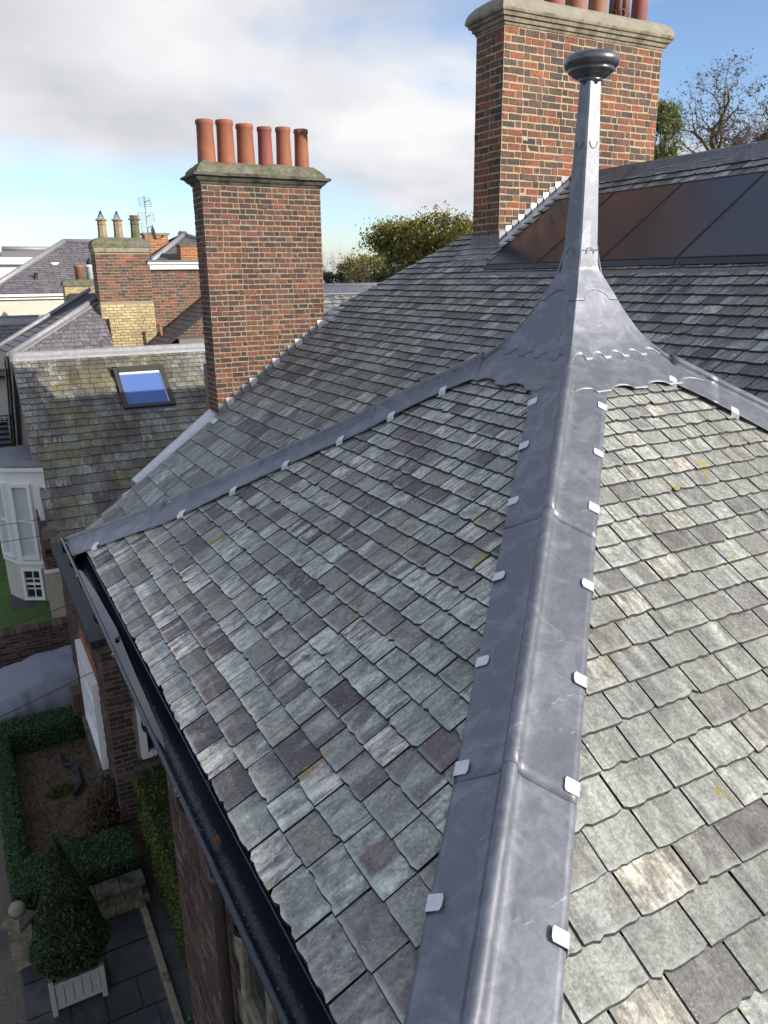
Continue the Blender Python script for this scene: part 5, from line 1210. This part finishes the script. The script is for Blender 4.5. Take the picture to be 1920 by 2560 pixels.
# covered car
cv = thing('covered_car', (.3, 14.92, 0), 'parked car under a pale grey fabric cover behind the hedge', 'car')
mb = MB(); rows = []
cp = [(-2.3, .05), (-2.28, .30), (-2.1, .40), (-1.2, .50), (-.55, .57), (.0, .76), (.5, .88), (1.1, .92), (1.7, .88), (2.3, .76), (2.6, .70), (2.75, .45), (2.78, .05)]
def carz(x):
    for (a, za), (b, zb) in zip(cp, cp[1:]):
        if x <= b: return fr(za, zb, (x-a)/(b-a))
    return .05
for i in range(70):
    x = fr(-2.3, 2.78, i/69); row = []
    H = carz(x)
    for j in range(33):
        s = -1 + 2*j/32; yy = .86*math.copysign(min(1, abs(s)*1.35)**.9, s); q = min(1, max(0, (abs(s)-.55)/.45))
        zz = H*(1-.03*s*s) if q <= 0 else H*(1-.03*s*s)*(1-q**1.5) + .03
        fold = .040*math.sin(x*17 + 3*math.sin(x*3) + j*.25)*q + .02*noise.noise(Vector((x*3, s*3, 1)))
        row.append((x, 14.92 + yy*(1-.10*(1-q)*(H > .8)) + fold, max(.02, zz + .022*noise.noise(Vector((x*5, s*6, 2))) + .010*math.sin(x*9+s*7)*(1-q))))
    rows.append(row)
mb.grid(rows); mb.build('cover', COVER, cv)
# wires
def wire(label, a, b, sag):
    mb = MB(); a, b = Vector(a), Vector(b); mb.tube([a.lerp(b, i/16) - Vector((0, 0, sag*4*(i/16)*(1-i/16))) for i in range(17)], .006, 5); tag(mb.build('overhead_wire', BLACK), label, 'wire', 'overhead wires at the left')
wire('thin overhead wire crossing low to the brick bay window wall', (-3.5, 9.5, 2.2), (BX-.02, 11.3, 2.35), .06)
wire('thin overhead wire reaching the bay coping above the lawn', (-4, 13.0, 2.0), (BX-.02, 13.2, 2.75), .05)
wire('upper of two level wires in front of the white bay', (-4, 17.0, 3.3), (1.05, 17.32, 3.15), .03)
wire('lower of two level wires in front of the white bay', (-4, 17.0, 2.95), (1.05, 17.32, 2.78), .03)
# leaves in the gutter
def dead_leaf(label, x, y, z, s):
    mb = MB(); P_ = []
    for k in range(14):
        a = 2*math.pi*k/14; r_ = s*(1 if k % 2 else .62); P_.append((x+r_*math.cos(a)*.8, y+r_*math.sin(a)*1.2, z+.008*math.sin(a*2)))
    mb.prism(P_, (0, 0, .003)); tag(mb.build('fallen_leaf', LEAFR), label, 'leaf', 'dead leaves in the gutter')
dead_leaf('orange dead leaf floating in the far gutter water', .625, 4.72, 5.830, .024)
dead_leaf('red brown curled leaf on the gutter bottom near a joint', .625, 2.62, 5.826, .024)

# ================================================================== TREES
def grow(mb, p, d, length, rad, depth, rg, curl, spread, tips, kids=(2, 3), n=4, up=.05, shrink=.72):
    pts = [Vector(p)]; rads = [rad]; d = Vector(d).normalized(); segn = 5
    for i in range(segn):
        d = (d + Vector((rg.uniform(-1, 1), rg.uniform(-1, 1), rg.uniform(-1, 1)+up))*curl).normalized()
        pts.append(pts[-1] + d*length/segn); rads.append(rad*(1-.42*(i+1)/segn))
        if depth <= 2: tips.append(pts[-1])
    mb.tube(pts, rads, n if rad > .03 else 3, False)
    if depth <= 0: return
    for _ in range(rg.randint(*kids)):
        k = rg.randint(2, segn); a = Vector((rg.uniform(-1, 1), rg.uniform(-1, 1), rg.uniform(-.5, 1))).normalized()
        grow(mb, pts[k], (d*(1-spread) + a*spread), length*shrink*rg.uniform(.8, 1.15), rads[k]*.72, depth-1, rg, curl, spread, tips, kids, n, up, shrink)
def tb(px, py, Y): return survey(px, py, 1, Y)
def leafy(name, label, px, py, Y, rx, rz, seed, mat, ncl, nleaf, lsize, bark=BARK, grp='trees beyond the roofs', drop=0.0):
    """trunk, limbs out to each leaf clump, uneven clumps in the crown's shell"""
    rg = random.Random(seed); C_ = tb(px, py, Y); base = Vector((C_.x, C_.y, 0)); t_ = thing(name, base, label, 'tree', grp)
    mb = MB(); top = C_ - Vector((0, 0, rz*.75)); mb.tube([base, base.lerp(top, .5) + Vector((.15, .1, 0)), top, C_], [rx*.11, rx*.09, rx*.07, rx*.03], 8)
    cl = []
    for _ in range(ncl):
        v = Vector((rg.gauss(0, 1), rg.gauss(0, 1), rg.gauss(0, 1))).normalized()*(rg.uniform(.45, 1.0))
        if v.z < -.5: v.z *= .6
        c = C_ + Vector((v.x*rx, v.y*rx, v.z*rz)); cl.append((c, rg.uniform(.10, .24)*rx))
        st = top.lerp(C_, rg.uniform(0, .9)); md = st.lerp(c, .5) + Vector((rg.uniform(-1, 1), rg.uniform(-1, 1), rg.uniform(0, 1)))*rx*.12
        mb.tube([st, md, c], [rx*.028, rx*.018, rx*.006], 5, False)
        for _k in range(3):
            e_ = c + Vector((rg.uniform(-1, 1), rg.uniform(-1, 1), rg.uniform(-.3, 1.3)))*rx*.28; mb.tube([c.lerp(md, .3), e_], [rx*.007, rx*.003], 3, False)
    mb.build('trunk', bark, t_); mb = MB()
    for _ in range(nleaf):
        c, sp = rg.choice(cl); p = c + Vector((rg.gauss(0, sp), rg.gauss(0, sp), rg.gauss(0, sp*.75)))
        if drop: p.z -= abs(rg.gauss(0, drop))
        leaf(mb, p, lsize*rg.uniform(.6, 1.4), rg)
    mb.build('crown', mat, t_)
def bare(name, label, px, py, Y, H, seed, depth=5, curl=.3, spread=.5, bark=BARK, kids=(2, 3), nleaf=0, lsize=.07, rad=.03, squash=1.0, trunk_px=None, grp='trees beyond the roofs'):
    """leafless tree: px,py is where the limbs divide, H the height of the crown above it"""
    rg = random.Random(seed); C_ = tb(px, py, Y); base = Vector((C_.x, C_.y, 0)); t_ = thing(name, base, label, 'tree', grp)
    mb = MB(); tips = []
    for k in range(5):
        a = 2*math.pi*k/5 + rg.uniform(-.3, .3); grow(mb, (0, 0, 0), Vector((math.cos(a)*.8, math.sin(a)*.8, rg.uniform(.35, 1.0))), rg.uniform(.8, 1.15), rad, depth, rg, curl, spread, tips, kids, 5)
    k = H/max(p.z for p in tips)
    mb.v = [(C_.x + x*k*squash, C_.y + y*k*squash, C_.z + z*k) for x, y, z in mb.v]
    mb.tube([base, base.lerp(C_, .6) + Vector((.1, .1, 0)), C_], [rad*k*2.2, rad*k*1.9, rad*k*1.6], 8); mb.build('trunk', bark, t_)
    if nleaf:
        mb = MB()
        for _ in range(nleaf):
            c = rg.choice(tips); c = Vector((C_.x + c.x*k*squash, C_.y + c.y*k*squash, C_.z + c.z*k)); leaf(mb, c + Vector((rg.gauss(0, lsize), rg.gauss(0, lsize), rg.gauss(0, lsize) - lsize*.5)), lsize*rg.uniform(.5, 1.3), rg)
        mb.build('crown', LF_DRY, t_)
leafy('bushy_tree', 'tall olive gold leafy tree left of the right chimney', 1090, 632, 50, 2.7, 2.9, 3, LF_OLIVE, 46, 15000, .13)
leafy('bushy_tree', 'golden green leafy tree in the middle of the gap between chimneys', 1000, 640, 54, 2.4, 2.6, 4, LF_OLIVE, 40, 12000, .13)
leafy('bushy_tree', 'lower yellowing tree left of the olive trees', 915, 678, 50, 1.7, 1.7, 5, LF_OLIVE, 26, 5000, .11)
leafy('bushy_tree', 'olive tree half hidden by the right chimney foot', 1175, 640, 56, 2.6, 3.0, 6, LF_OLIVE, 36, 9000, .13)
leafy('evergreen_tree', 'dark evergreen mass at the foot of the olive trees', 985, 725, 44, 2.2, 1.4, 7, LF_DARK, 26, 7000, .13)
leafy('evergreen_tree', 'dark thicket beside the left chimney right edge', 830, 720, 42, .9, 1.0, 8, LF_DARK, 12, 1800, .11)
bare('bare_tree', 'pale leafless birch beside the left chimney', 832, 735, 60, 5.6, 9, 5, .16, .42, BARK_P, rad=.022, squash=.55)
bare('bare_tree', 'brown leafless bush of thin twigs near the left chimney', 890, 745, 42, 2.6, 10, 5, .28, .55, BARK, nleaf=1200, lsize=.05, rad=.03)
leafy('willow_tree', 'light green weeping tree peeping out right of the right chimney', 1655, 360, 36, 1.1, 2.6, 12, LF_WILLOW, 40, 11000, .09, drop=.35)
bare('bare_tree', 'twisted bare tree with curling branches above the ridge at right', 1880, 440, 24, 4.5, 15, 6, .50, .58, BARK, (2, 4), 4500, .06, .075, 1.25)
# distant wood line closing the horizon
rg = random.Random(99); mb = MB()
for _ in range(9000):
    a = rg.uniform(R(-30), R(75)) ; d = rg.uniform(150, 210); az = a
    x, y = d*math.sin(az), d*math.cos(az); h = 5.5 + 2.2*noise.noise(Vector((az*9, 3, 1)))
    leaf(mb, Vector((x, y, rg.uniform(0, 1)**.7*h)), rg.uniform(.8, 1.8), rg)
tag(mb.build('distant_wood', LF_DARK), 'far line of dark trees on the horizon', 'wood', kind='stuff')
